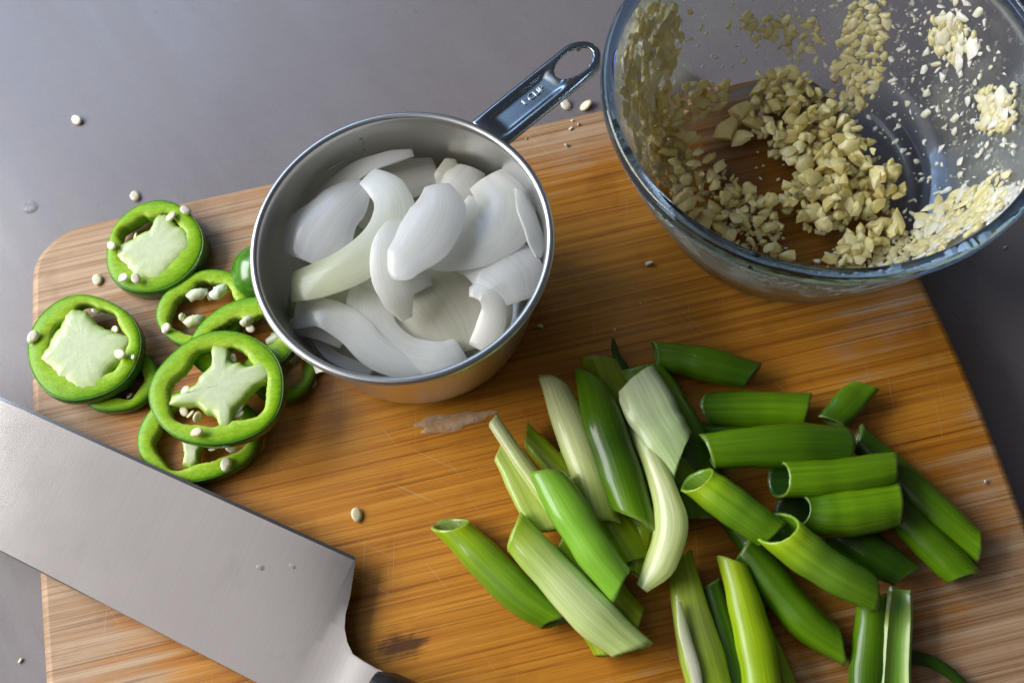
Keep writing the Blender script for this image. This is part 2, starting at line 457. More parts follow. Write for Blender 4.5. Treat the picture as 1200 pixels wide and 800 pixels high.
# ------------------------------------------------------------------ measuring cup
HC = 0.050
CUP = Vector((-0.10482 * (H - HC), 0.56404 * (H - HC), 0))
def cup_rin(z):
    t = max(0, min(1, z / HC)); return 0.0335 + 0.0095 * t ** 0.9
def build_cup():
    root = empty('measuring_cup', CUP, 'stainless steel measuring cup with long handle, filled with white onion slices', 'measuring cup')
    pr = [(0.0002, 0.0004), (0.030, 0.0004), (0.0325, 0.0010), (0.0342, 0.0030)]
    for i in range(1, 9):
        z = 0.003 + (HC - 0.0042 - 0.003) * i / 8; pr.append((cup_rin(z) + 0.0010, z))
    cz, rr = HC - 0.0013, 0.0013
    rc = cup_rin(HC) + 0.0008
    for a in range(-150, 151, 30):
        pr.append((rc + rr * math.cos(math.radians(a + 30)) * 1.0, cz + rr * math.sin(math.radians(a + 30))))
    pr = pr[:12] + [(rc + 0.0004, HC - 0.0030)] + [(rc + rr * math.cos(math.radians(a)), cz + rr * math.sin(math.radians(a))) for a in (-70, -35, 0, 35, 70, 100, 130, 160)]
    for i in range(9):
        z = HC - 0.0030 - (HC - 0.003 - 0.0045) * i / 8; pr.append((cup_rin(z), z))
    pr += [(0.0315, 0.0020), (0.029, 0.0014), (0.0002, 0.0014)]
    V, F = lathe(pr, 128, CUP, closed=False)
    link('cup_body', V, F, M_STEEL, root)
    # handle: from rim outwards, channelled, with a hanging hole
    zh = HC - 0.0015
    a0 = (at(552, 143, zh) + at(598, 163, zh)) * 0.5
    d = (a0 - CUP); d.z = 0
    tip = at(703, 50, zh)
    d = (tip - a0); d.z = 0; Lh = d.length; d.normalize()
    s = Vector((d.y, -d.x, 0))
    a0 = a0 - d * 0.0022
    a0.z = zh
    def hw(u):  # half width along handle (0..Lh)
        t = u / Lh
        w = 0.0069 + 0.0002 * t
        return w
    nu, nv = 44, 25
    hole_c, hole_a, hole_b = Lh - 0.0092, 0.0073, 0.0043
    def shape(u, v):
        # v in -1..1 ; rounded end
        w = hw(u)
        e = Lh - u
        Rn = 0.0070
        if e < Rn: w = w * math.sqrt(max(0.0, 1 - ((Rn - e) / Rn) ** 2))
        return w * v
    def zprof(u, v):
        av = abs(v)
        # raised rounded shoulders, sunken channel starting after the root
        g = 1 / (1 + math.exp(-(u - 0.0045) * 1800)) * (1 / (1 + math.exp(-(Lh - 0.0182 - u) * 1500)))
        ch = 1 / (1 + math.exp((av - 0.62) * 26))
        edge = -0.0016 * max(0, (av - 0.80) / 0.20) ** 2
        return edge - 0.0013 * ch * g * (1.0 - 0.55 * v)
    bm = bmesh.new()
    top = {}
    us = [Lh * (1 - (1 - i / (nu - 1)) ** 1.35) for i in range(nu)]
    for i, u in enumerate(us):
        uu = min(u, Lh - 1e-5)
        for j in range(nv):
            v = -1 + 2 * j / (nv - 1)
            p = a0 + d * uu + s * shape(uu, v) + Vector((0, 0, zprof(uu, v)))
            top[i, j] = bm.verts.new(p - CUP)
    def in_hole(i, j):
        u = us[i]; v = -1 + 2 * j / (nv - 1)
        y = shape(min(u, Lh - 1e-5), v)
        return ((u - hole_c) / hole_a) ** 2 + (y / hole_b) ** 2 < 1
    for i in range(nu - 1):
        for j in range(nv - 1):
            if in_hole(i, j) or in_hole(i + 1, j) or in_hole(i, j + 1) or in_hole(i + 1, j + 1): continue
            bm.faces.new((top[i, j], top[i + 1, j], top[i + 1, j + 1], top[i, j + 1]))
    bmesh.ops.remove_doubles(bm, verts=bm.verts, dist=1e-6)
    loose = [v for v in bm.verts if not v.link_faces]
    bmesh.ops.delete(bm, geom=loose, context='VERTS')
    # pull hole border onto the true ellipse
    for e in [e for e in bm.edges if e.is_boundary]:
        for v in e.verts:
            q = v.co + CUP - a0; u = q.dot(d); y = q.dot(s)
            k = math.sqrt(((u - hole_c) / hole_a) ** 2 + (y / hole_b) ** 2)
            if k < 1.9 and Lh - u > 0.0008 and abs(y) < hw(u) * 0.8:
                nu_, ny = hole_c + (u - hole_c) / k, y / k
                v.co = a0 - CUP + d * nu_ + s * ny + Vector((0, 0, v.co.z - (a0 - CUP).z))
    me = bpy.data.meshes.new('handle'); bmesh.ops.recalc_face_normals(bm, faces=bm.faces); bm.to_mesh(me); bm.free()
    me.polygons.foreach_set('use_smooth', [True] * len(me.polygons)); me.materials.append(M_HANDLE)
    h = bpy.data.objects.new('handle', me); COL.objects.link(h); h.parent = root
    so = h.modifiers.new('thick', 'SOLIDIFY'); so.thickness = 0.0011; so.offset = 0
    sb = h.modifiers.new('smooth', 'SUBSURF'); sb.levels = 1; sb.render_levels = 2
    # stamped lettering on the handle
    tm = text_mesh('1 CUP', 0.0034, 0.00026); tm.name = 'lettering'; tm.materials.clear(); tm.materials.append(M_LET)
    to = bpy.data.objects.new('lettering', tm); COL.objects.link(to); to.parent = root
    cpos = a0 + d * (Lh * 0.44) - s * 0.0006
    ty = (-s + Vector((0, 0, -.104))).normalized()
    rot = Matrix((d, ty, d.cross(ty))).transposed().to_4x4()
    to.matrix_local = Matrix.Translation(cpos - CUP + Vector((0, 0, -0.00066))) @ rot
    # embossed fraction and fill line on the inner wall
    def on_wall(px, py):
        x = (px - 600) / FPX; y = -(py - 400) / FPX
        dd = right * x + up * y + F_AX; p = Vector((0, 0, H)); tt = 0.2
        while tt < 0.6:
            q = p + dd * tt
            if q.z < HC and (Vector((q.x, q.y, 0)) - CUP).length > cup_rin(q.z): return q
            tt += 0.0002
        return q
    for body, q, size in (('2', on_wall(424, 165), 0.0034), ('/', on_wall(425.5, 171), 0.0036), ('3', on_wall(427, 179), 0.0034)):
        m_ = text_mesh(body, size, 0.00018); m_.materials.clear(); m_.materials.append(M_LET)
        fo = bpy.data.objects.new('fraction_mark', m_); COL.objects.link(fo); fo.parent = root
        inw = (CUP - Vector((q.x, q.y, 0))).normalized(); tang = inw.cross(Vector((0, 0, 1))) * -1
        rt = Matrix((-tang, Vector((0, 0, 1)), inw)).transposed().to_4x4()
        rt = Matrix((inw.cross(Vector((0, 0, 1))) * -1, Vector((0, 0, 1)), inw)).transposed().to_4x4()
        fo.matrix_local = Matrix.Translation(q - CUP + inw * 0.00018) @ rt
    V = []; F = []
    q0, q1 = on_wall(383, 199), on_wall(407, 186)
    for i in range(9):
        q = q0.lerp(q1, i / 8); c2 = Vector((q.x, q.y, 0)) - CUP
        c2 = CUP + c2.normalized() * (cup_rin(q.z) - 0.00012); inw = (CUP - c2).normalized()
        for dz, off in ((-0.0004, 0), (-0.0002, 0.0003), (0.0002, 0.0003), (0.0004, 0)):
            V.append(c2 + Vector((0, 0, q.z + dz)) + inw * off)
    link('fill_line', V, grid_faces(9, 4, False, False), M_STEEL, root)
M_LET = steel_mat('stamped_steel', (0.80, 0.80, 0.80), 0.30)
build_cup()

# ------------------------------------------------------------------ ribbons (onion layers, leaves)
def ribbon(name, path, widths, thick, curl, mat, c0, c1, n=26, m=10, tilt=0.0, sag=0.0, label=None, cat=None, group=None, parent=None, ragged=0.0, ctr=None):
    """closed curved sheet along a path; curl>0 domes upwards, curl<0 cups"""
    C = catmull(path, n); V = []; col = []; suv = []; seed = random.random() * 50
    L = sum((C[i + 1] - C[i]).length for i in range(n - 1))
    acc = 0
    for i in range(n):
        t = i / (n - 1)
        if i: acc += (C[i] - C[i - 1]).length
        T = (C[min(i + 1, n - 1)] - C[max(i - 1, 0)]).normalized()
        S = T.cross(Vector((0, 0, 1))).normalized(); N = S.cross(T)
        tl = lerp_list(tilt, t); S, N = S * math.cos(tl) + N * math.sin(tl), N * math.cos(tl) - S * math.sin(tl)
        w = lerp_list(widths, t); cu = lerp_list(curl, t)
        row = []
        al = abs(cu) if abs(cu) > 0.02 else 0.02
        Rr = w / al
        sg = 1 if cu >= 0 else -1
        th = lerp_list(thick, t) if isinstance(thick, (list, tuple)) else thick
        endf = min(1, 0.35 + min(t, 1 - t) * 12)
        for side in (1, -1):
            rng = range(m) if side == 1 else range(m - 1, -1, -1)
            for j in rng:
                s = -1 + 2 * j / (m - 1)
                a = s * al
                lat = Rr * math.sin(a); ver = sg * (Rr * math.cos(a) - Rr)
                ed = 1.0 if abs(s) < .9 else .8
                off = side * th * 0.5 * ed * endf
                wob = ragged * math.sin(7 * t + 3 * s + seed) * w
                p = C[i] + S * (lat * (1 + 0.03 * math.sin(11 * t + seed)) + sg * off * math.sin(a) + wob * 0.3) + N * (ver + off * math.cos(a) + wob * 0.2)
                row.append(p); 
                cc = mixc(c0, c1, t)
                if ctr: cc = mixc(cc, ctr, max(0, 1 - abs(s) * 1.3))
                col.append(cc); suv.append((s * 1.5 + seed, acc * 60, seed))
        V += row
    mm = 2 * m
    F = grid_faces(n, mm)
    F.append(tuple(range(mm - 1, -1, -1))); F.append(tuple((n - 1) * mm + j for j in range(mm)))
    o = link(name, V, F, mat, parent, col=col, suv=suv)
    es = o.modifiers.new('cut_edge', 'EDGE_SPLIT'); es.split_angle = math.radians(48)
    if label: tag(o, label, cat, group)
    return o

OW, OC, OB = (0.92, 0.94, 0.95), (0.92, 0.92, 0.86), (0.90, 0.89, 0.76)
GRN = (0.62, 0.66, 0.38)
def onion(pts, wpx, thick, curl, c0, c1, label, tilt=0.0, **kw):
    path = [at(x, y, z + .0035) for x, y, z in pts]
    q = pts[len(pts) // 2]; k = 0.60 / ppm(q[0], q[1], q[2])
    curl = [c * .42 for c in curl] if isinstance(curl, list) else curl * .42
    thick = [t_ * .52 for t_ in thick] if isinstance(thick, list) else thick * .52
    ribbon('onion_slice', path, [w * k for w in wpx], thick, curl, M_ONION, c0, c1, tilt=tilt, label=label, cat='onion slice', group='sliced onion in the measuring cup', **kw)
Z = 0.001
onion([(468, 312, .029), (505, 340, .032), (530, 375, .032), (545, 412, .030)], [84, 128, 128, 84], .0020, [.5, .5, .5], OB, OB, 'broad flat beige onion layer lying low in the middle of the cup, front half')
onion([(512, 199, .030), (482, 207, .031), (448, 222, .030), (415, 260, .026)], [30, 44, 50, 44], .0024, .7, OC, OB, 'beige onion chunk with a straight cut end near the far wall of the cup')
onion([(528, 186, .031), (524, 205, .031), (515, 235, .028)], [10, 24, 30], .0022, .6, OB, OB, 'small pointed onion tip standing up between two chunks at the far wall')
onion([(553, 196, .032), (541, 214, .033), (520, 242, .031)], [30, 40, 34], .0024, [.9, .8, .6], OC, OC, 'ridged cream onion chunk at the far wall beside the pointed tip')
onion([(484, 179, .036), (452, 186, .037), (416, 201, .036), (384, 228, .034), (352, 268, .030)], [8, 15, 19, 22, 14], .0022, .4, OW, OC, 'long thin curved onion strip leaning against the left far wall of the cup')
onion([(425, 345, .028), (400, 352, .029), (370, 352, .029), (338, 352, .028)], [40, 46, 42, 34], .0024, .5, OC, GRN, 'onion slice with a greenish end lying under the long crescent at left')
onion([(400, 330, .026), (425, 362, .026), (445, 385, .025)], [40, 60, 46], .0022, .4, OB, OB, 'yellowish onion piece seen in the gap between the two front arcs')
onion([(428, 214, .036), (398, 240, .039), (372, 272, .039), (356, 305, .037)], [20, 54, 72, 56], .0024, [.6, .9, 1.0, .8], OW, OW, 'wide petal shaped onion layer bulging up against the left wall')
onion([(430, 206, .039), (455, 224, .041), (462, 252, .042), (446, 284, .042), (412, 310, .041), (376, 326, .039), (341, 336, .036)], [22, 36, 44, 44, 42, 40, 32], .0026, [.5, .6, .7, .6, .6], OW, GRN, 'big c-shaped onion crescent sweeping to the left wall, green tinged at its end')
onion([(572, 206, .036), (592, 232, .039), (590, 262, .040), (566, 286, .040), (524, 297, .039), (492, 292, .037)], [46, 58, 56, 44, 38, 24], .0024, [.8, .9, .8, .7], OC, OW, 'broad curved onion layer at the right far side, curling round to the left')
onion([(540, 300, .036), (572, 302, .038), (600, 322, .039), (612, 352, .037)], [36, 66, 66, 34], [.002, .0024, .0024, .0016], [.5, .7, .6], OW, OW, 'fan shaped translucent onion slice against the right front wall')
onion([(607, 221, .040), (618, 250, .041), (628, 280, .041), (631, 302, .040)], [8, 20, 20, 6], .0022, .5, OW, OW, 'narrow leaf shaped onion sliver standing against the right wall', tilt=.6)
onion([(470, 256, .042), (454, 288, .044), (456, 322, .043), (466, 348, .041), (477, 374, .037)], [22, 32, 34, 32, 12], .0022, [.5, .7, .6], OW, OC, 'pointed onion strip hanging down from under the bright central slice')
onion([(512, 216, .044), (513, 244, .046), (496, 278, .046), (470, 306, .045), (455, 320, .043)], [26, 56, 58, 42, 16], .0026, [.8, 1.0, .8, .6], (0.84, 0.86, 0.87), OW, 'brightest broad onion slice lying on top in the centre of the cup')
onion([(432, 330, .033), (432, 362, .034), (446, 394, .034), (480, 414, .034), (516, 418, .034), (540, 408, .033)], [34, 44, 42, 34, 32, 26], .0026, [.4, .6, .7, .6], OC, OW, 'inner onion arc curving round the front of the beige layer')
onion([(345, 368, .031), (378, 366, .034), (412, 384, .035), (440, 412, .035), (480, 430, .034), (522, 428, .032)], [34, 30, 34, 34, 26, 16], .0026, [.4, .6, .7, .6], OC, OW, 'outer onion arc running along the front wall of the cup')
onion([(550, 342, .037), (570, 341, .038), (579, 358, .037), (574, 384, .034), (562, 410, .031)], [10, 24, 24, 27, 26], .0026, [.9, 1.0, .6], OW, OC, 'hooked onion strip with a bright bent tip at the right front')
onion([(366, 394, .026), (388, 416, .027), (412, 428, .027), (436, 436, .026)], [8, 13, 15, 10], .0020, .4, OW, OW, 'thin curved onion sliver low against the left front wall', tilt=.4)
onion([(560, 232, .034), (545, 262, .034), (520, 280, .033)], [20, 34, 26], .0022, .5, OC, OC, 'cream onion slice in the gap beside the bright central slice')
onion([(392, 300, .032), (430, 322, .034), (470, 330, .035), (505, 326, .034)], [14, 28, 30, 16], .0020, .4, OC, OW, 'flat onion strip crossing beneath the hanging pointed strip')
onion([(345, 384, .029), (372, 386, .030), (402, 402, .030)], [14, 20, 12], .0018, .4, OW, OC, 'short onion offcut by the left front wall above the low sliver')
for i, (x, y, a, lab) in enumerate([(440, 300, .4, 'beige onion slice mostly buried under the big crescent'), (540, 330, 1.6, 'beige onion slice mostly buried under the fan shaped slice'), (400, 390, 2.6, 'shaded onion slice at the bottom by the front left wall'), (490, 250, .9, 'shaded onion slice under the bright central slice'), (548, 378, 2.0, 'dim onion slice at the bottom by the right front wall'), (410, 268, 1.2, 'shaded onion slice showing in the crescent opening')]):
    dx, dy = math.cos(a) * 45, math.sin(a) * 40
    onion([(x - dx, y - dy, .020), (x, y, .023), (x + dx, y + dy, .019)], [46, 74, 50], .0024, .5, OB, OB, lab)

# ------------------------------------------------------------------ glass bowl
HB = 0.060
BOWL = Vector((0.41399 * (H - HB), 0.68973 * (H - HB), 0))
OUT = [(0.0, .0462), (.004, .0477), (.010, .0497), (.020, .0538), (.030, .0580), (.040, .0615), (.050, .0642), (.060, .0660)]
def interp(T, z):
    if z <= T[0][0]: return T[0][1]
    for (a, b), (c, e) in zip(T, T[1:]):
        if z <= c: return b + (e - b) * (z - a) / (c - a)
    return T[-1][1]
FLOOR = 0.0062
def bowl_rin(z):
    r = interp(OUT, z) - 0.0011
    e = z - FLOOR
    if e < 0.007: r -= 0.0055 * (1 - max(0, e) / 0.007) ** 2
    return r
def build_bowl():
    root = empty('glass_bowl', BOWL, 'clear glass food processor bowl of chopped garlic overhanging the far right board corner', 'glass bowl')
    pr = [(0.0003, 0.0015), (0.038, 0.0015), (0.0405, 0.0008), (0.042, 0.0002), (0.0455, 0.0002), (0.0466, 0.0012)]
    zs = [.004 + i * (.0535 - .004) / 14 for i in range(15)]
    pr += [(interp(OUT, z), z) for z in zs]
    pr += [(bowl_rin(z), z) for z in reversed(zs) if z > FLOOR + .0068]
    pr += [(bowl_rin(FLOOR + e), FLOOR + e) for e in (.0062, .0048, .0032, .0018, .0008, .0002)]
    pr += [(0.036, FLOOR), (0.0003, FLOOR)]
    V, F = lathe(pr, 144, BOWL, closed=False)
    link('bowl_wall', V, F, M_GLASS, root)
    ro, ri, z0, z1 = .0668, .0626, .0546, .0606
    pr = [(ri + .0004, z0 + .0005), (ri + .0012, z0), (ro - .0014, z0), (ro - .0004, z0 + .0006), (ro, z0 + .002), (ro, z1 - .002), (ro - .0005, z1 - .0006), (ro - .0016, z1), (ri + .0014, z1), (ri + .0004, z1 - .0005), (ri, z1 - .0016), (ri, z0 + .0015)]
    V, F = lathe(pr, 160, BOWL, closed=True)
    link('rim', V, F, M_RIM, root, sub=1)
    # central spindle stub
    sx = at(915, 205, FLOOR)
build_bowl()

def bowl_hit(px, py):
    x = (px - 600) / FPX; y = -(py - 400) / FPX
    dd = (right * x + up * y + F_AX).normalized(); p = Vector((0, 0, H)); t = (H - HB) / -dd.z
    while True:
        q = p + dd * t
        r = Vector((q.x - BOWL.x, q.y - BOWL.y, 0))
        if q.z <= FLOOR: return q, Vector((0, 0, 1)), 'floor'
        if r.length >= bowl_rin(q.z):
            if t <= (H - HB) / -dd.z + 1e-9: return None, None, None
            sl = (bowl_rin(q.z + .001) - bowl_rin(q.z - .001)) / .002
            n = (-r.normalized() + Vector((0, 0, sl))).normalized()
            return q, n, 'wall'
        t += 0.0003

# garlic shards
def shard(name, sx, sy, sz, npts, mat, seed, smooth=False):
    rnd = random.Random(seed)
    bm = bmesh.new()
    for _ in range(npts):
        while True:
            v = Vector((rnd.uniform(-1, 1), rnd.uniform(-1, 1), rnd.uniform(-1, 1)))
            if 0.5 < v.length < 1: break
        bm.verts.new((v.x * sx, v.y * sy, v.z * sz))
    r = bmesh.ops.convex_hull(bm, input=bm.verts)
    bmesh.ops.delete(bm, geom=[v for v in bm.verts if not v.link_faces], context='VERTS')
    bmesh.ops.subdivide_edges(bm, edges=list(bm.edges), cuts=1, smooth=0.2, use_grid_fill=True)
    bmesh.ops.triangulate(bm, faces=bm.faces)
    q = min(sx, sy, sz) * .15
    for v in bm.verts: v.co += Vector((rnd.uniform(-q, q), rnd.uniform(-q, q), rnd.uniform(-q, q)))
    bmesh.ops.recalc_face_normals(bm, faces=bm.faces)
    for f in bm.faces: f.smooth = True
    for e in bm.edges:
        if len(e.link_faces) == 2 and e.calc_face_angle(0) > 1.05: e.smooth = False
    me = bpy.data.meshes.new(name); bm.to_mesh(me); bm.free()
    me.materials.append(mat)
    return me
CH = [shard('garlic_piece', random.uniform(.0044, .0064), random.uniform(.0034, .0046), random.uniform(.0026, .0038), random.randint(8, 11), M_GARLIC, 100 + i) for i in range(16)]
FL = [shard('garlic_flake', random.uniform(.0028, .0046), random.uniform(.0018, .0029), .0008, random.randint(8, 11), M_GARLICW, 300 + i) for i in range(10)]
FLY = [shard('garlic_flake', random.uniform(.0026, .0042), random.uniform(.0018, .0028), .0008, random.randint(8, 11), M_PULP, 400 + i) for i in range(8)]

def inpoly(x, y, P):
    c = False
    for i in range(len(P)):
        x0, y0 = P[i]; x1, y1 = P[i - 1]
        if (y0 > y) != (y1 > y) and x < (x1 - x0) * (y - y0) / (y1 - y0) + x0: c = not c
    return c
GG = 'chopped garlic pieces in the glass bowl'
def scatter(poly, count, heap, meshes, label, name, cat, mind, group, sc=(0.8, 1.25)):
    xs = [p[0] for p in poly]; ys = [p[1] for p in poly]; done = []; tries = 0
    cxm, cym = sum(xs) / len(xs), sum(ys) / len(ys)
    while len(done) < count and tries < 6000:
        tries += 1
        x, y = random.uniform(min(xs), max(xs)), random.uniform(min(ys), max(ys))
        if not inpoly(x, y, poly): continue
        if any((x - a) ** 2 + (y - b) ** 2 < mind * mind for a, b in done): continue
        q, n, kind = bowl_hit(x, y)
        if q is None: continue
        done.append((x, y))
        s = random.uniform(*sc)
        me = random.choice(meshes)
        if name == 'garlic_piece':
            lift = .0012 + random.uniform(0, heap)
            rot = (random.uniform(-.7, .7), random.uniform(-.7, .7), random.uniform(0, 6.28))
            q = q + n * lift
            e = Matrix.Rotation(0, 4, 'Z')
            rotq = n.to_track_quat('Z', 'Y').to_matrix().to_4x4() @ Matrix.Rotation(rot[2], 4, 'Z') @ Matrix.Rotation(rot[0], 4, 'X') @ Matrix.Rotation(rot[1], 4, 'Y')
        else:
            q = q + n * .0005
            rotq = n.to_track_quat('Z', 'Y').to_matrix().to_4x4() @ Matrix.Rotation(random.uniform(0, 6.28), 4, 'Z') @ Matrix.Rotation(random.uniform(-.25, .25), 4, 'X')
        o = inst(name, me, q, rotq.to_euler(), (s, s, s))
        tag(o, label, cat, group)
HEAP = [(886, 92), (915, 85), (952, 98), (978, 135), (1008, 165), (1044, 195), (1052, 226), (1046, 248), (1010, 262), (985, 270), (955, 272), (922, 258), (915, 230), (935, 200), (905, 180), (880, 150), (884, 120)]
scatter(HEAP, 138, .0050, CH, 'chopped garlic piece in the big heap right of the middle of the glass bowl floor', 'garlic_piece', 'garlic piece', 7.0, GG, (.42, .92))
scatter([(925, 140), (960, 140), (1000, 190), (1030, 225), (1000, 250), (950, 245), (935, 215), (945, 190)], 44, .0085, CH, 'chopped garlic piece lying on top of the heap in the glass bowl', 'garlic_piece', 'garlic piece', 10, GG, (.5, .95))
scatter([(795, 200), (822, 185), (850, 200), (880, 225), (905, 240), (915, 268), (900, 285), (925, 292), (928, 305), (895, 302), (850, 285), (815, 262), (795, 235)], 50, .0020, CH, 'chopped garlic piece in the loose patch along the near left of the glass bowl floor', 'garlic_piece', 'garlic piece', 9.0, GG, (.45, .92))
scatter([(760, 125), (795, 92), (840, 98), (855, 118), (830, 145), (800, 150), (815, 170), (825, 195), (790, 215), (770, 190)], 46, .0040, CH, 'chopped garlic piece banked up at the left side of the glass bowl', 'garlic_piece', 'garlic piece', 8.5, GG, (.45, .9))
scatter([(845, 150), (868, 135), (885, 152), (880, 175), (855, 172)], 4, .001, CH, 'long garlic piece lying apart on the bare brown middle of the glass bowl', 'garlic_piece', 'garlic piece', 15, GG, (1.0, 1.25))
scatter([(985, 275), (1010, 268), (1050, 262), (1058, 275), (1030, 290), (1010, 305), (965, 312), (985, 295)], 22, .0018, CH, 'chopped garlic piece trailing from the heap towards the near right wall', 'garlic_piece', 'garlic piece', 9, GG, (.5, 1.0))
scatter([(1010, 0), (1038, 0), (1040, 40), (1032, 90), (1020, 120), (985, 130), (965, 118), (985, 60)], 30, .0008, FLY, 'yellowish garlic flake in the upright band stuck to the far wall', 'garlic_flake', 'garlic flake', 10, 'garlic flakes stuck to the glass wall', (.9, 1.4))
scatter([(1080, 250), (1120, 225), (1165, 205), (1185, 205), (1165, 245), (1130, 270), (1090, 290), (1062, 296)], 38, .001, FLY + FL, 'garlic flake in the thick pale clump on the near right wall', 'garlic_flake', 'garlic flake', 8.5, 'garlic flakes stuck to the glass wall', (.9, 1.5))
for poly, cnt in (([(1105, 20), (1130, 18), (1145, 50), (1125, 75), (1108, 55), (1090, 50)], 11), ([(1150, 110), (1185, 105), (1188, 135), (1165, 155), (1145, 150)], 10)):
    scatter(poly, cnt, .001, FL, 'white garlic flake in a clump on the upper right wall', 'garlic_flake', 'garlic flake', 8.5, 'garlic flakes stuck to the glass wall', (1.0, 1.6))
scatter([(865, 20), (915, 15), (940, 25), (970, 40), (950, 62), (905, 55), (880, 40)], 15, .001, FLY, 'yellowish garlic flake in the patch high on the far wall', 'garlic_flake', 'garlic flake', 11, 'garlic flakes stuck to the glass wall', (.9, 1.4))
scatter([(740, 30), (780, 10), (795, 40), (775, 120), (760, 150), (745, 190), (730, 120), (728, 70)], 55, .001, FLY + FL, 'garlic flake in the dense smear on the left wall', 'garlic_flake', 'garlic flake', 9.5, 'garlic flakes stuck to the glass wall', (1.0, 1.6))

scatter([(1060, 60), (1100, 0), (1150, 0), (1190, 90), (1190, 190), (1100, 230), (1060, 190), (1040, 110)], 60, .001, FL, 'small white garlic flake scattered singly on the right wall', 'garlic_flake', 'garlic flake', 13, 'garlic flakes stuck to the glass wall', (.3, .75))
scatter([(740, 10), (860, 0), (985, 5), (960, 80), (880, 75), (800, 85), (770, 60)], 18, .001, FLY, 'small yellowish garlic flake scattered singly on the far wall', 'garlic_flake', 'garlic flake', 16, 'garlic flakes stuck to the glass wall', (.3, .8))

# fine garlic residue on the glass: one mass of small shreds
def residue():
    bm = bmesh.new()
    rnd = random.Random(21)
    def add(q, n, L, W, th, ang):
        X = n.orthogonal().normalized(); Y = n.cross(X)
        a, b = X * math.cos(ang) + Y * math.sin(ang), Y * math.cos(ang) - X * math.sin(ang)
        k = rnd.randint(5, 7)
        lo, hi = [], []
        for i in range(k):
            an = 2 * PI * i / k + rnd.uniform(-.3, .3); r = rnd.uniform(.6, 1)
            p = q + a * (L * r * math.cos(an)) + b * (W * r * math.sin(an))
            lo.append(bm.verts.new(p - n * .0001)); hi.append(bm.verts.new(q + (p - q) * .72 + n * th))
        bm.faces.new(hi)
        for i in range(k): bm.faces.new((lo[i], lo[(i + 1) % k], hi[(i + 1) % k], hi[i]))
    cnt = 0
    zones = [([(985, 140), (1060, 0), (1140, 0), (1195, 100), (1190, 210), (1060, 310), (960, 318), (1055, 250), (1050, 190)], 330, (.0004, .0022)),
             ([(735, 60), (790, 0), (985, 0), (965, 100), (880, 80), (800, 90), (760, 150), (740, 170)], 150, (.0004, .0016)),
             ([(725, 60), (760, 20), (800, 20), (790, 100), (760, 140), (765, 200), (745, 190)], 190, (.0006, .0022)),
             ([(985, 285), (1060, 262), (1100, 240), (1185, 200), (1180, 245), (1100, 300), (1000, 318), (940, 318)], 170, (.0006, .0022)),
             ([(800, 215), (880, 250), (930, 300), (870, 295), (810, 265)], 40, (.0005, .0014)),
             ([(850, 130), (960, 120), (1050, 220), (980, 280), (900, 230)], 50, (.0006, .0016))]
    for poly, n_, (a, b) in zones:
        xs = [p[0] for p in poly]; ys = [p[1] for p in poly]; k = 0
        while k < n_:
            x, y = rnd.uniform(min(xs), max(xs)), rnd.uniform(min(ys), max(ys))
            if not inpoly(x, y, poly): continue
            q, n, kind = bowl_hit(x, y); k += 1
            if q is None: continue
            L = a + (b - a) * rnd.random() ** 2.2
            add(q, n, L, L * rnd.uniform(.3, .7), .00045, rnd.uniform(0, 6.28))
    # near wall, seen from outside through the glass
    for i in range(1500):
        th = math.radians(rnd.uniform(172, 325)); z = rnd.uniform(.014, .0535)
        if math.sin(th * 5 + z * 90) + math.sin(th * 13.7 + 1.3) * .6 < -0.75: continue
        r = bowl_rin(z); q = BOWL + Vector((r * math.cos(th), r * math.sin(th), z))
        sl = (bowl_rin(z + .001) - bowl_rin(z - .001)) / .002
        n = (Vector((-math.cos(th), -math.sin(th), sl))).normalized()
        L = rnd.uniform(.0008, .0036)
        add(q, n, L, L * rnd.uniform(.4, .8), .0005, rnd.uniform(0, 6.28))
    bmesh.ops.recalc_face_normals(bm, faces=bm.faces)
    for v in bm.verts: v.co -= BOWL
    me = bpy.data.meshes.new('garlic_residue'); bm.to_mesh(me); bm.free(); me.materials.append(M_GARLICW)
    o = bpy.data.objects.new('garlic_residue', me); COL.objects.link(o); o.location = BOWL
    tag(o, 'fine pale garlic shreds smeared over the inside of the glass bowl', 'garlic residue', kind='stuff')
residue()

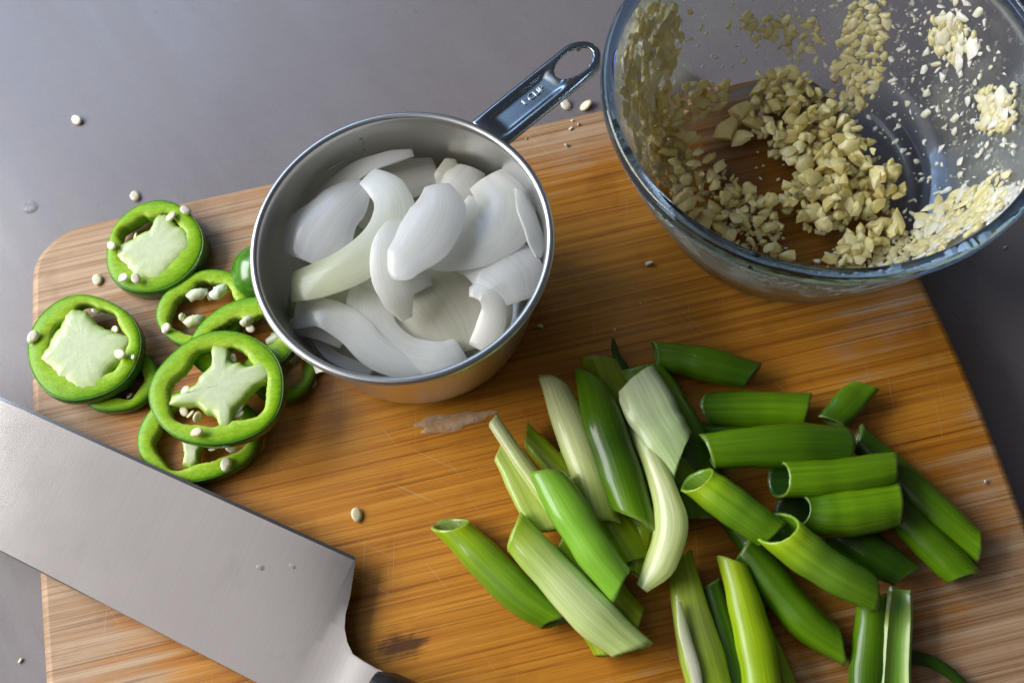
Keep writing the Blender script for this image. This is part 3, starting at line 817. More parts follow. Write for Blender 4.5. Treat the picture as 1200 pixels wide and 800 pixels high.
def pulp():
    bm = bmesh.new(); rnd = random.Random(5)
    def dome(q, n, R, hgt):
        X = n.orthogonal().normalized(); Y = n.cross(X); k = 9; p1 = rnd.uniform(0, 6); p2 = rnd.uniform(0, 6); el = rnd.uniform(.55, 1)
        rings = []
        for s, z in ((1.0, -.12), (.92, .35), (.6, .85)):
            rg = []
            for i in range(k):
                t = 2 * PI * i / k; w = 1 + .22 * math.sin(2 * t + p1) + .16 * math.sin(3 * t + p2) + rnd.uniform(-.08, .08)
                rg.append(bm.verts.new(q + X * (R * s * w * math.cos(t)) + Y * (R * el * s * w * math.sin(t)) + n * (hgt * z + rnd.uniform(-.0001, .0001))))
            rings.append(rg)
        for a_, b_ in zip(rings, rings[1:]):
            for i in range(k): bm.faces.new((a_[i], a_[(i + 1) % k], b_[(i + 1) % k], b_[i]))
        bm.faces.new(rings[-1])
    for poly, cnt, lo, hi in (([(735, 50), (752, 10), (790, 0), (800, 40), (785, 110), (775, 150), (800, 170), (812, 215), (790, 235), (762, 205), (740, 165), (728, 110)], 210, .0008, .0026),
                              ([(745, 110), (775, 105), (800, 150), (815, 200), (800, 235), (775, 215), (752, 175)], 120, .0012, .0030),
                              ([(1075, 268), (1110, 235), (1150, 220), (1186, 205), (1180, 235), (1140, 275), (1090, 300), (1000, 320), (985, 312)], 240, .0007, .0024),
                              ([(1000, 0), (1040, 0), (1040, 60), (1030, 110), (1000, 140), (965, 130), (980, 60)], 150, .0007, .0022),
                              (HEAP, 420, .0008, .0022), ([(795, 200), (850, 200), (905, 240), (915, 268), (928, 305), (850, 285), (800, 245)], 200, .0006, .0018),
                              ([(860, 15), (945, 15), (970, 45), (945, 65), (890, 60)], 60, .0006, .0020),
                              ([(1085, 25), (1135, 20), (1150, 55), (1125, 80), (1098, 60)], 60, .0008, .0024),
                              ([(1145, 105), (1190, 100), (1192, 145), (1150, 160)], 60, .0008, .0024)):
        xs = [p[0] for p in poly]; ys = [p[1] for p in poly]; c_ = 0
        while c_ < cnt:
            x, y = rnd.uniform(min(xs), max(xs)), rnd.uniform(min(ys), max(ys))
            if not inpoly(x, y, poly): continue
            c_ += 1; q, n, kd = bowl_hit(x, y)
            if q is None: continue
            R = lo + (hi - lo) * rnd.random() ** 1.8; dome(q, n, R, min(.0016, R * .6))
    bmesh.ops.recalc_face_normals(bm, faces=bm.faces)
    for v in bm.verts: v.co -= BOWL
    for f in bm.faces: f.smooth = True
    me = bpy.data.meshes.new('garlic_pulp'); bm.to_mesh(me); bm.free(); me.materials.append(M_PULP)
    o = bpy.data.objects.new('garlic_pulp', me); COL.objects.link(o); o.location = BOWL
    tag(o, 'mushy yellow garlic pulp clinging to the inner wall of the glass bowl', 'garlic pulp', kind='stuff')
pulp()

# ------------------------------------------------------------------ jalapeno slices
def seed_mesh(i):
    rnd = random.Random(50 + i); V = []; n, m = 9, 14
    for a in range(n):
        ph = PI * a / (n - 1)
        for j in range(m):
            th = 2 * PI * j / m
            r = 1 + 0.08 * math.sin(2 * th + i) + (0.28 * max(0, math.cos(th)) ** 6)
            V.append((.00185 * r * math.sin(ph) * math.cos(th), .0017 * r * math.sin(ph) * math.sin(th), .00048 * math.cos(ph) * (1 + .5 * math.sin(ph) ** 2) + .0002 * math.sin(ph) ** 2 * math.cos(th + i)))
    return mesh_data('pepper_seed', V, grid_faces(n, m), M_SEED)
SEEDS = [seed_mesh(i) for i in range(4)]

def pepper(cx, cy, a, b, ang, zt, h, wall, pith=None, seeds=(), lumps=(), tilt=(0, 0), cav=(0, 0), grow=1.0, label='', dome=False, wob=0.03, seed=0):
    rnd = random.Random(seed); M = 84; h *= .86
    al = math.radians(ang)
    c = at(cx, cy, zt)
    root = empty('jalapeno_slice', (c.x, c.y, zt - h), label, 'pepper slice', 'jalapeno slices scattered at the left of the board')
    def tl(p):
        q = p - c
        return Vector((p.x, p.y, p.z + q.x * tilt[0] + q.y * tilt[1]))
    p1, p2, p3 = rnd.uniform(0, 6), rnd.uniform(0, 6), rnd.uniform(0, 6)
    def outl(t, k):
        w = 1 + wob * math.sin(2 * t + p1) + wob * .8 * math.sin(3 * t + p2) + wob * .3 * math.sin(5 * t + p3)
        return (cx + (math.cos(al) * a * w * k * math.cos(t) - math.sin(al) * b * w * k * math.sin(t)),
                cy + (math.sin(al) * a * w * k * math.cos(t) + math.cos(al) * b * w * k * math.sin(t)))
    outer, inner = [], []; wall *= 1.0
    for j in range(M):
        t = 2 * PI * j / M
        x, y = outl(t, 1.0); outer.append(at(x, y, zt))
        wv = wall * (1 + .16 * math.sin(3 * t + p3) + .10 * math.sin(7 * t + p1) + rnd.uniform(-.035, .035))
        dx, dy = x - cx, y - cy; L = math.hypot(dx, dy); k = max(.05, (L - wv) / L)
        inner.append(at(cx + cav[0] + dx * k, cy + cav[1] + dy * k, zt))
    if dome:
        # rounded end cap, skin up
        V = []; col = []; suv = []; n = 12
        for i in range(n):
            ph = PI / 2 * i / (n - 1)
            for j in range(M):
                q = c + (outer[j] - c) * (math.cos(ph) * .999 + .001)
                V.append(Vector((q.x, q.y, zt - h + h * math.sin(ph)))); col.append((.055, .20, .008)); suv.append((math.cos(2 * PI * j / M) * 2, i * .2, seed))
        V.append(Vector((c.x, c.y, zt))); col.append((.055, .20, .008)); suv.append((0, 0, 0))
        F = grid_faces(n, M); F.append(tuple(range(M - 1, -1, -1)))
        F += [((n - 1) * M + j, (n - 1) * M + (j + 1) % M, n * M) for j in range(M)]
        link('skin', V, F, M_PEPSKIN, root, col=col, suv=suv); return root
    prof = [(0, -.0012), (.04, -.0003), (.14, .0001), (.35, .0003), (.6, .0003), (.85, .0001), (.955, -.0003), (.965, -.0008), (.965, -h * .5), (.965, -h + .0008), (.9, -h), (.14, -h), (.02, -h + .0006), (-.03, -h * .5)]
    inc, mid, outc, sidec = (.46, .62, .09), (.29, .51, .004), (.115, .33, .003), (.09, .25, .004)
    V = []; col = []; suv = []
    for f, dz in prof:
        for j in range(M):
            q = inner[j].lerp(outer[j], f)
            V.append(tl(q) + Vector((0, 0, dz + (rnd.uniform(-.00004, .00004) if dz > -.0005 else 0))))
            cc = mixc(inc, mid, min(1, f / .3)) if f < .3 else mixc(mid, outc, max(0, min(1, (f - .45) / .5)) ** 1.3)
            if dz < -.001 and f < .2: cc = (.17, .33, .03)
            if dz <= -h + .0001: cc = sidec
            col.append(cc); suv.append((q.x * 180, q.y * 180, f))
    link('flesh', V, grid_faces(len(prof), M, True), M_PEPFLESH, root, col=col, suv=suv)
    V = []; col = []; suv = []
    sp_ = [(.935, -.0002), (.975, -.00030), (1.005, -.0010), (1.015, -h * .4), (1.012, -h * .75), (1.0, -h + .0008), (.97, -h + .0001), (.955, -h + .0004), (.958, -h * .5)]
    for f, dz in sp_:
        for j in range(M):
            q = inner[j].lerp(outer[j], f); V.append(tl(q) + Vector((0, 0, dz)))
            col.append((.045, .165, .006)); suv.append((j / M * 12, f * 3 + dz * 100, seed))
    link('skin', V, grid_faces(len(sp_), M, True), M_PEPSKIN, root, col=col, suv=suv)
    if pith:
        PP = catmull([at(x, y, zt) for x, y in pith], 72, True)
        cc = sum(PP, Vector()) / len(PP)
        PP = [cc + (p - cc) * grow * (1 + .030 * math.sin(i_ * .9 + seed) + .02 * math.sin(i_ * 2.3 + seed * 3)) for i_, p in enumerate(PP)]
        V = []; n = len(PP); col = []; suv = []
        q1_, q2_ = rnd.uniform(0, 6), rnd.uniform(0, 6)
        for s, dz, kc in ((.99, -h + .0008, 0), (1.0, -h * .6, 0), (1.0, -.0024, 0), (.99, -.0013, .02), (.965, -.0005, .10), (.91, .0001, .28), (.82, .0004, .52), (.68, .0006, .78), (.45, .0006, .95), (.2, .0006, 1), (.04, .0006, 1)):
            for i in range(n):
                q = cc + (PP[i] - cc) * s
                und = (.00022 * math.sin(q.x * 900 + q1_) * math.sin(q.y * 1000 + q2_) + .00012 * math.sin(q.x * 2300 + q2_ * 2) * math.sin(q.y * 2100)) * max(0, s - .25) if s < .99 else 0
                V.append(tl(q) + Vector((0, 0, dz + und)))
                col.append(mixc((.40, .56, .085), (.60, .68, .44), kc)); suv.append((q.x * 30, q.y * 30, seed))
        F = grid_faces(11, n); F.append(tuple(range(n - 1, -1, -1))); F.append(tuple(10 * n + i for i in range(n)))
        po = link('pith', V, F, M_PITHC, root, col=col, suv=suv)
        for f_ in po.data.polygons:
            if len(f_.vertices) > 4: f_.use_smooth = False
    for x, y, rx in lumps:
        V = []; q = at(x, y, zt - h * .35); k = rx / ppm(x, y, zt)
        aa = rnd.uniform(0, 6)
        for i in range(8):
            ph = PI * i / 7
            for j in range(14):
                th = 2 * PI * j / 14; r = 1 + .22 * math.sin(2 * th + aa) + .14 * math.sin(5 * th + ph * 3 + aa) + .06 * math.sin(9 * th + aa * 2)
                V.append(q + Vector((k * r * math.sin(ph) * math.cos(th), .8 * k * r * math.sin(ph) * math.sin(th), h * .5 * math.cos(ph))))
        link('pith', V, grid_faces(8, 14), M_PITH, root)
    for x, y in seeds:
        q = tl(at(x, y, zt - .0012)); q.z -= .0012
        inst('seed', rnd.choice(SEEDS), q, (rnd.uniform(-.9, .9), rnd.uniform(-.9, .9), rnd.uniform(0, 6)), (.85,) * 3, root)
    return root

pepper(137, 443, 46, 40, -20, .0050, .0042, 15, seeds=[(150, 462)], lumps=[], label='jalapeno ring almost hidden below the ring at the left board edge', seed=8)
pepper(332, 432, 43, 36, -30, .0056, .0045, 15, lumps=[(326, 396, 13), (345, 418, 8)], seeds=[(322, 415)], label='jalapeno ring wedged between the steel cup and the front rings', seed=9)
pepper(298, 308, 37, 36, 0, .0130, .0130, 15, dome=True, label='smooth jalapeno end piece with skin upwards tucked under the cup rim', seed=4)
pepper(238, 361, 55, 45, -25, .0058, .0048, 16, lumps=[(231, 345, 11), (257, 342, 11), (228, 376, 11), (214, 372, 5)], seeds=[(246, 345)], label='hollow jalapeno ring with loose pith lumps behind the largest ring', seed=3)
pepper(231, 510, 71, 56, -8, .0060, .0052, 19, pith=[(216, 505), (232, 500), (248, 505), (240, 516), (232, 530), (229, 545), (214, 545), (215, 530), (212, 515)], seeds=[(270, 524), (248, 524)], label='jalapeno ring lying lowest beside the knife edge under the largest ring', seed=7)
pepper(286, 396, 68, 47, -14, .0112, .0045, 24, lumps=[(290, 376, 8), (263, 418, 9)], seeds=[(284, 372), (292, 383), (276, 405)], tilt=(.04, -.05), label='smooth green jalapeno ring between the hollow ring and the largest ring', seed=5)
pepper(180, 289, 59, 52, -38, .0075, .0068, 22, pith=[(183, 258), (192, 254), (200, 262), (214, 272), (221, 282), (218, 294), (204, 306), (190, 322), (172, 326), (156, 322), (147, 306), (137, 296), (148, 285), (163, 277), (177, 269)], seeds=[(203, 266), (212, 269), (157, 275)], tilt=(.02, .03), cav=(-5, -7), grow=1.14, label='jalapeno ring nearest the rounded board corner with a wide pale core', seed=1)
pepper(97, 407, 68, 62, -42, .0098, .0056, 22, pith=[(83, 365), (94, 366), (104, 374), (118, 386), (136, 391), (148, 398), (143, 412), (128, 428), (118, 446), (104, 458), (88, 452), (74, 442), (62, 430), (50, 421), (58, 406), (68, 390), (76, 376)], seeds=[(76, 380), (84, 366), (102, 370), (110, 362), (132, 384), (70, 442), (66, 396)], tilt=(-.02, -.03), cav=(5, -7), grow=1.13, label='jalapeno ring overlapping the left edge of the board with a squarish pale core', seed=2)
pepper(254.5, 455, 83, 66, -14, .0172, .0052, 22, pith=[(246, 404), (256, 402), (267, 405), (266, 416), (270, 424), (280, 422), (291, 428), (311, 423), (321, 431), (317, 442), (302, 450), (294, 460), (284, 470), (276, 477), (273, 488), (271, 500), (259, 502), (253, 492), (249, 485), (237, 482), (229, 475), (216, 474), (196, 474), (197, 465), (210, 464), (217, 456), (227, 449), (235, 437), (244, 428), (247, 416)],
       seeds=[(212, 424), (216, 455), (222, 484), (230, 488), (278, 484), (214, 480), (280, 476), (270, 419)], tilt=(.0, -.05), label='largest jalapeno ring lying on top in front with a star shaped pale core', seed=6)

# loose seeds
def zt_seed(k): return k
for x, y, z, s, lab in [
    (90, 141, -TB, 1.15, 'pepper seed alone on the bare counter, far left'),
    (158, 230, -TB, 1.1, 'pepper seed on the counter just beyond the board corner'),
    (114, 327, 0, 1.05, 'pepper seed on the bare board left of the corner ring'),
    (131, 288, .0082, .95, 'pepper seed on the left rim of the corner jalapeno ring'),
    (145, 325, .0085, .95, 'left one of two pepper seeds touching on the near rim of the corner ring'),
    (159, 326, .0085, .95, 'right one of two pepper seeds touching on the near rim of the corner ring'),
    (217, 246, .0085, 1.0, 'pepper seed on the upper right rim of the corner jalapeno ring'),
    (200, 254, .0085, 1.0, 'pepper seed on the pale core top of the corner ring'),
    (39, 394, .0105, 1.1, 'pepper seed on the outer left rim of the ring at the board edge'),
    (141, 415, .0108, 1.05, 'pepper seed on the right of the squarish pale core'),
    (156, 418, .0105, .45, 'tiny pepper seed bit on the right rim of the board edge ring'),
    (195, 384, .0066, .95, 'pepper seed on the left rim of the hollow ring'),
    (231, 506, .0192, .95, 'pepper seed on the near rim of the largest jalapeno ring'),
    (265, 543, .0068, 1.1, 'round pepper seed on the ring beside the knife'),
    (418, 602, 0, 1.1, 'pepper seed alone on the board between the knife and the scallions'),
    (367, 449, 0, .8, 'slender pepper seed on the board in front of the cup'),
    (344, 460, 0, .45, 'tiny white seed bit on the board right of the largest ring'),
    (663, 123, -TB, 1.15, 'left one of two pale bits on the counter below the cup handle'),
    (686, 124, -TB, 1.25, 'right one of two pale bits on the counter below the cup handle')]:
    o = inst('pepper_seed', random.choice(SEEDS), at(x, y, z + .0008 * s) , (random.uniform(-.25, .25), random.uniform(-.25, .25), random.uniform(0, 6)), (s, s, s * 1.25))
    tag(o, lab, 'seed', 'loose pepper seeds')
# garlic crumbs
CR = [shard('garlic_crumb', .0012, .0008, .0006, 9, M_SEED, 700 + i) for i in range(4)]
for x, y, z, s, lab in [(670, 142, 0, .8, 'white garlic crumb at the far board edge below the cup handle'), (677, 146, 0, .8, 'white garlic crumb nearest the bowl in the little cluster by the far board edge'), (669, 151, 0, .9, 'white garlic crumb lowest in the little cluster by the far board edge'),
                        (617, 162, 0, .7, 'white garlic crumb on the board just right of where the cup handle joins'), (664, 169, 0, 1.3, 'elongated white garlic crumb on the board below the little cluster'), (632, 381, 0, 1.6, 'garlic crumb on the board right of the cup front'),
                        (617, 373, 0, .7, 'tiny garlic crumb against the right side of the cup'), (761, 309, 0, 1.5, 'white garlic shred on the board left of the glass bowl'), (750, 356, 0, .6, 'tiny white speck on the board in front of the glass bowl'),
                        (1156, 563, 0, 1.2, 'pale sliver on the dry right edge of the board'), (1177, 289, -TB, 1.0, 'white speck on the dark counter right of the bowl'), (24, 774, -TB, 1.0, 'white speck on the counter at the lower left'), (720, 386, 0, .8, 'white speck on the board beyond the scallion tip')]:
    o = inst('garlic_crumb', random.choice(CR), at(x, y, z + .0005 * s), (0, 0, random.uniform(0, 6)), (s, s, s)); tag(o, lab, 'crumb', 'crumbs on board and counter')

# water drop and wet film
def drop(px, py, z, rx, ry, hgt, ang, mat, name, label, cat, lobed=0.0):
    q = at(px, py, z); V = []; n, m_ = 7, 36
    for i in range(n):
        ph = PI / 2 * i / (n - 1)
        for j in range(m_):
            t = 2 * PI * j / m_; w = 1 + lobed * math.sin(3 * t + 1) + lobed * .6 * math.sin(7 * t)
            x, y = rx * w * math.cos(ph) * math.cos(t), ry * w * math.cos(ph) * math.sin(t)
            V.append(q + Vector((x * math.cos(ang) - y * math.sin(ang), x * math.sin(ang) + y * math.cos(ang), hgt * math.sin(ph) + .0002)))
    F = grid_faces(n, m_); F.append(tuple(range(m_ - 1, -1, -1)))
    tag(link(name, V, F, mat), label, cat)
M_DROP = water_mat('water', (0.55, 0.57, 0.62)); M_FILM = water_mat('onion_film', (0.86, 0.70, 0.52), 0.10, 0.42)
drop(35, 243, -TB, .0030, .0026, .0012, 0, M_DROP, 'water_drop', 'single clear water drop on the grey counter at left', 'water drop')
drop(530, 494, 0, .0125, .0030, .0007, .02, M_FILM, 'onion_skin', 'translucent scrap of wet onion skin on the board in front of the cup', 'onion skin', .17)

# ------------------------------------------------------------------ scallions
def scallion(pts, wpx, flat, k0, k1, c0, c1, label, ph0=0.0, ph1=0.0, wall=.0009, inside=None, dent=0.0, n=22, m=26, ridge=0.0, name='scallion_piece', cm=None):
    path = [at(x, y, z) for x, y, z in pts]
    q = pts[len(pts) // 2]; kk = 0.5 / ppm(q[0], q[1], q[2])
    C = catmull(path, n); V = []; col = []; suv = []; seed = random.random() * 50
    acc = [0]
    for i in range(1, n): acc.append(acc[-1] + (C[i] - C[i - 1]).length)
    L = acc[-1]
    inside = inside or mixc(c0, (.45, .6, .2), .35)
    rows = []
    for layer in (0, 1):
        for ii in range(n):
            i = ii if layer == 0 else n - 1 - ii
            t = acc[i] / L
            T = (C[min(i + 1, n - 1)] - C[max(i - 1, 0)]).normalized()
            S = T.cross(Vector((0, 0, 1))).normalized(); N = S.cross(T)
            w = lerp_list(wpx, t) * kk
            w *= 1 + .025 * math.sin(9 * t + seed) + .015 * math.sin(23 * t + seed * 2)
            A = w - (wall if layer else 0); B = w * flat - (wall if layer else 0)
            A = max(A, .0004); B = max(B, .0003)
            for j in range(m):
                ph = 2 * PI * j / m
                de = 1 - dent * max(0, math.sin(ph)) ** 4 * (.7 + .3 * math.sin(5 * t + seed))
                rg = 1 + ridge * math.cos(6 * ph + seed) + .012 * math.sin(3 * ph + 4 * t + seed)
                p = C[i] + S * (A * math.cos(ph) * rg) + N * (B * math.sin(ph) * de * rg)
                sh = 0
                s0 = acc[i]; e0 = max(abs(k0) * w * 2.2, .002); s1 = L - acc[i]; e1 = max(abs(k1) * w * 2.2, .002)
                if s0 < e0: sh += k0 * w * math.cos(ph - ph0) * (1 - s0 / e0)
                if s1 < e1: sh -= k1 * w * math.cos(ph - ph1) * (1 - s1 / e1)
                if i in (0, n - 1): sh += (.00016 * math.sin(3 * ph + seed) + random.uniform(-.00014, .00014))
                V.append(p + T * sh)
                cc = mixc(c0, c1, t) if cm is None else (mixc(c0, cm, t * 2) if t < .5 else mixc(cm, c1, t * 2 - 1))
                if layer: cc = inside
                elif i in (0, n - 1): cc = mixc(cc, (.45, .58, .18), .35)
                else:
                    v = .5 + .5 * math.sin(ph * 2 + seed)
                    cc = tuple(x * (.90 + .2 * v) for x in cc)
                col.append(cc); suv.append((math.cos(ph) * 1.6 + seed, acc[i] * 45, math.sin(ph) * 1.6))
    F = grid_faces(2 * n, m, True)
    o = link(name, V, F, M_SCAL, col=col, suv=suv)
    return tag(o, label, 'scallion', 'cut scallion pieces heaped on the board')

LIME = (.36, .55, .008); MIDG = (.145, .31, .005); DARK = (.045, .125, .003); DEEP = (.026, .075, .003)
PALE = (.62, .80, .17); WHITE = (.84, .92, .50); OLIVE = (.34, .47, .014); SAGE = (.26, .56, .045)
U = PI / 2   # phase: top side
r_ = .0055
# --- lower layer, left half
scallion([(617, 511, .0045), (650, 545, .0045), (690, 590, .0045)], [26, 34, 34], .8, .8, .4, LIME, OLIVE, 'lime scallion tip poking out left behind the white scallion', ph0=0)
scallion([(703, 422, .006), (722, 470, .006), (742, 530, .006), (752, 570, .006)], [44, 48, 48, 46], .7, .5, .4, OLIVE, OLIVE, 'olive scallion behind the dark glossy one at the top of the left heap', ph0=PI)
scallion([(748, 436, .006), (775, 470, .007), (800, 515, .007), (822, 560, .006)], [56, 58, 58, 54], .6, .4, .5, MIDG, DARK, 'wide dark scallion leaning behind the silvery peeled one', ph0=PI)
scallion([(690, 575, .005), (722, 620, .005), (748, 658, .005)], [50, 54, 48], .7, .3, .3, OLIVE, LIME, 'yellowish scallion end low in the gap of the left heap')
scallion([(655, 640, .005), (705, 690, .005), (748, 735, .0055)], [44, 46, 42], .85, .3, -.5, OLIVE, OLIVE, 'olive scallion under the pale front one with its rounded end showing', ph1=0)
scallion([(640, 655, .0045), (680, 710, .0045), (712, 768, .0045)], [34, 36, 26], .8, .3, .5, MIDG, OLIVE, 'dark green scallion end peeping out in front under the pale one')
scallion([(757, 500, .006), (785, 545, .007), (810, 590, .0065), (818, 606, .006)], [44, 56, 56, 50], .65, .4, .4, LIME, MIDG, 'broad green scallion end below the silvery peeled one')
scallion([(668, 520, .005), (690, 575, .005), (715, 640, .005)], [34, 38, 36], .8, .4, .4, LIME, OLIVE, 'lime scallion seen in the slit between the white one and the green one')
scallion([(760, 600, .005), (752, 640, .005), (748, 675, .005)], [34, 38, 30], .75, .4, .4, OLIVE, LIME, 'short yellowish scallion stub under the curved pale leaf')
# --- upper layer, left half
scallion([(586, 524, .007), (610, 565, .0075), (640, 622, .0075)], [28, 36, 36], .55, .8, .3, PALE, PALE, 'pale split scallion sheath at the left of the heap with dark specks', ph0=0, dent=.5, wall=.0012)
scallion([(578, 492, .012), (610, 540, .0125), (655, 602, .0125)], [17, 20, 22], .8, .4, .3, WHITE, PALE, 'thin whitish scallion strip at the far left of the heap')
scallion([(650, 450, .0095), (668, 495, .010), (690, 555, .010), (706, 612, .009)], [34, 43, 44, 42], .85, .95, .3, WHITE, (.46, .60, .08), 'whitest thick scallion with a long slanted tip at the top', ph0=PI + .4, cm=(.76, .87, .40))
scallion([(694, 444, .012), (706, 490, .013), (726, 550, .013), (746, 612, .012)], [38, 50, 52, 46], .8, .95, -.9, MIDG, MIDG, 'dark glossy scallion standing out in the middle of the left heap', ph0=PI, ph1=PI, cm=DARK)
scallion([(745, 444, .0145), (762, 478, .015), (782, 512, .015), (797, 538, .0145)], [54, 62, 60, 54], .55, .3, .8, (.80, .92, .58), (.50, .68, .28), 'silvery peeled scallion with a wrinkled shiny skin', ph1=PI, dent=.25, ridge=.03)
ribbon('scallion_leaf', [at(738, 493, .012), at(757, 527, .016), at(776, 575, .018), at(783, 615, .018), at(772, 655, .016), at(751, 688, .013)], [.0020, .0034, .0044, .0058, .0056, .0022], .0008, [.9, 1.0, .9, .8], M_SCAL, (.50, .60, .18), (.62, .74, .24), tilt=-.4, label='curved pale scallion leaf bending down beside the silvery scallion', cat='scallion', group='cut scallion pieces heaped on the board', ctr=(.74, .82, .46))
scallion([(640, 554, .016), (668, 600, .0165), (698, 648, .016), (728, 686, .0145)], [40, 48, 48, 40], .75, .5, -.4, SAGE, SAGE, 'green scallion with a pale sheen crossing the left heap on top', ph0=PI, ph1=0)
scallion([(603, 622, .0115), (640, 662, .012), (692, 718, .0125), (742, 762, .012)], [44, 50, 52, 44], .72, -.5, .6, LIME, (.62, .78, .26), 'pale translucent scallion at the front of the left heap, lime at one end', ph0=PI, ph1=0, cm=(.72, .86, .38))
scallion([(527, 614, r_), (560, 648, r_), (610, 697, r_), (655, 728, .005)], [40, 45, 46, 36], .9, .85, .75, LIME, MIDG, 'lone lime green scallion lying apart left of the heap', ph0=2.3, ph1=0.2, cm=(.20, .38, .022), inside=(.26, .36, .08))
ribbon('scallion_leaf', [at(718, 396, .009), at(722, 414, .009), at(731, 434, .008), at(742, 462, .006)], [.0003, .0011, .0019, .0022], .0009, [.7, .9, 1.0], M_SCAL, DEEP, DEEP, label='thin dark curled scallion tip at the far end of the left heap', cat='scallion', group='cut scallion pieces heaped on the board')
# --- right half, lower layer
scallion([(768, 416, .0055), (820, 425, .0055), (882, 440, .0055)], [34, 42, 36], .8, .4, .4, MIDG, DARK, 'dark scallion lying alone at the far side of the heap near the bowl')
scallion([(838, 480, .0055), (890, 480, .0055), (945, 481, .0055)], [42, 46, 42], .75, -.9, .3, DARK, MIDG, 'dark scallion with a slanted left end just below the farthest one', ph0=U, cm=MIDG)
scallion([(822, 505, .004), (850, 507, .004), (900, 512, .004)], [22, 26, 26], .8, .3, .3, DARK, DARK, 'small dark scallion showing under the veined one')
scallion([(974, 494, .006), (995, 472, .006), (1014, 452, .006)], [32, 36, 30], .65, .4, -.5, DARK, MIDG, 'short folded scallion pointing away behind the veined ones', dent=.45)
scallion([(1004, 512, .005), (1050, 556, .005), (1105, 606, .005), (1146, 640, .005)], [34, 42, 44, 34], .8, .5, -.6, DARK, MIDG, 'long dark scallion reaching farthest right on the board', ph1=0)
scallion([(1040, 586, .005), (1080, 626, .005), (1130, 676, .005)], [40, 44, 40], .75, .4, .4, DARK, MIDG, 'dark scallion beside the long one with a frosted surface', ridge=.012)
scallion([(965, 615, .005), (1015, 645, .005), (1062, 675, .005)], [44, 50, 38], .75, .4, .4, DARK, DARK, 'dark scallion stub under the right end of the hollow tube')
scallion([(872, 640, .0055), (908, 685, .0055), (945, 728, .0055), (985, 756, .005)], [42, 48, 48, 36], .85, .3, .8, DARK, MIDG, 'dark scallion running to the front under the hollow tubes', ph1=PI)
scallion([(840, 572, .0055), (862, 605, .0055), (888, 640, .0055)], [40, 42, 40], .8, .3, .3, DEEP, DEEP, 'deep green scallion in the shade under the upper hollow tube')
scallion([(832, 684, .0045), (848, 740, .0045), (868, 812, .0045)], [28, 36, 38], .8, .3, .3, DARK, DARK, 'dark scallion between the peeled one and the lime one at the front')
scallion([(893, 730, .004), (910, 775, .004), (930, 830, .004)], [18, 26, 28], .8, .3, .3, OLIVE, OLIVE, 'thin olive scallion half hidden right of the lime one')
# --- right half, upper layer
scallion([(828, 528, .0125), (880, 524, .013), (940, 522, .013), (988, 522, .0125)], [42, 50, 54, 48], .72, .3, -.4, MIDG, DARK, 'broad veined scallion crossing below the slanted one', ph1=U, ridge=.012)
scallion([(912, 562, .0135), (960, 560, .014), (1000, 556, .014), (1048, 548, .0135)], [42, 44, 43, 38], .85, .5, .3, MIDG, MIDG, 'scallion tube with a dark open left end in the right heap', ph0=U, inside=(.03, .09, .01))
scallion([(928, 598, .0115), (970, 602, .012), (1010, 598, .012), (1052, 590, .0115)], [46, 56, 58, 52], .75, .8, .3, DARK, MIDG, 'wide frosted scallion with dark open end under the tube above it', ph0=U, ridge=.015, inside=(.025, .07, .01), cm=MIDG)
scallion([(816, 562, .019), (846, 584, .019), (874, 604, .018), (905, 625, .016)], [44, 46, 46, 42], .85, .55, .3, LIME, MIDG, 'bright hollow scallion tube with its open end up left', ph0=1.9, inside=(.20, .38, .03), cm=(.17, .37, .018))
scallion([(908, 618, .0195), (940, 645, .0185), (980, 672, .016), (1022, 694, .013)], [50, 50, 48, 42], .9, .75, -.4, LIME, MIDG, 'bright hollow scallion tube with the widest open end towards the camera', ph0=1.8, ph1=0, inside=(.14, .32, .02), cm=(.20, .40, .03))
scallion([(858, 658, .0085), (872, 705, .009), (888, 770, .009), (896, 830, .009)], [34, 42, 46, 46], .85, .6, .3, OLIVE, LIME, 'lime scallion with a slanted top running off the front', ph0=PI, cm=LIME)
scallion([(798, 652, .0065), (806, 700, .0075), (820, 760, .0075), (838, 830, .0075)], [30, 44, 52, 54], .7, .4, .3, OLIVE, LIME, 'peeled yellowish scallion with a white frayed strip at the front', dent=.3, ridge=.02, cm=(.34, .42, .08))
ribbon('scallion_leaf', [at(795, 705, .0125), at(803, 745, .0128), at(815, 785, .0125), at(822, 830, .011)], [.0006, .0016, .0014, .0010], .0008, .5, M_SCAL, (.42, .47, .22), (.74, .74, .62), label='white frayed scallion strip lying along the peeled yellowish scallion', cat='scallion', group='cut scallion pieces heaped on the board')
scallion([(1022, 700, .0055), (1020, 740, .0055), (1016, 790, .0055), (1014, 830, .0055)], [34, 40, 42, 42], .8, .4, .3, MIDG, DARK, 'dark scallion running off the front beside the bright strip')
ribbon('scallion_leaf', [at(1054, 690, .0065), at(1052, 725, .0068), at(1049, 770, .0068), at(1047, 830, .0065)], [.0034, .0038, .0042, .0044], .0014, [-.9, -.9, -.9], M_SCAL, (.36, .52, .12), (.30, .47, .07), label='bright split scallion strip with a glossy groove at the front right', cat='scallion', group='cut scallion pieces heaped on the board', ctr=(.16, .36, .03))
ribbon('scallion_leaf', [at(1062, 768, .003), at(1090, 774, .003), at(1114, 788, .003), at(1140, 812, .003)], [.0019, .0018, .0016, .0012], .0009, .8, M_SCAL, DEEP, DEEP, label='thin dark scallion leaf trailing off at the front right', cat='scallion', group='cut scallion pieces heaped on the board')

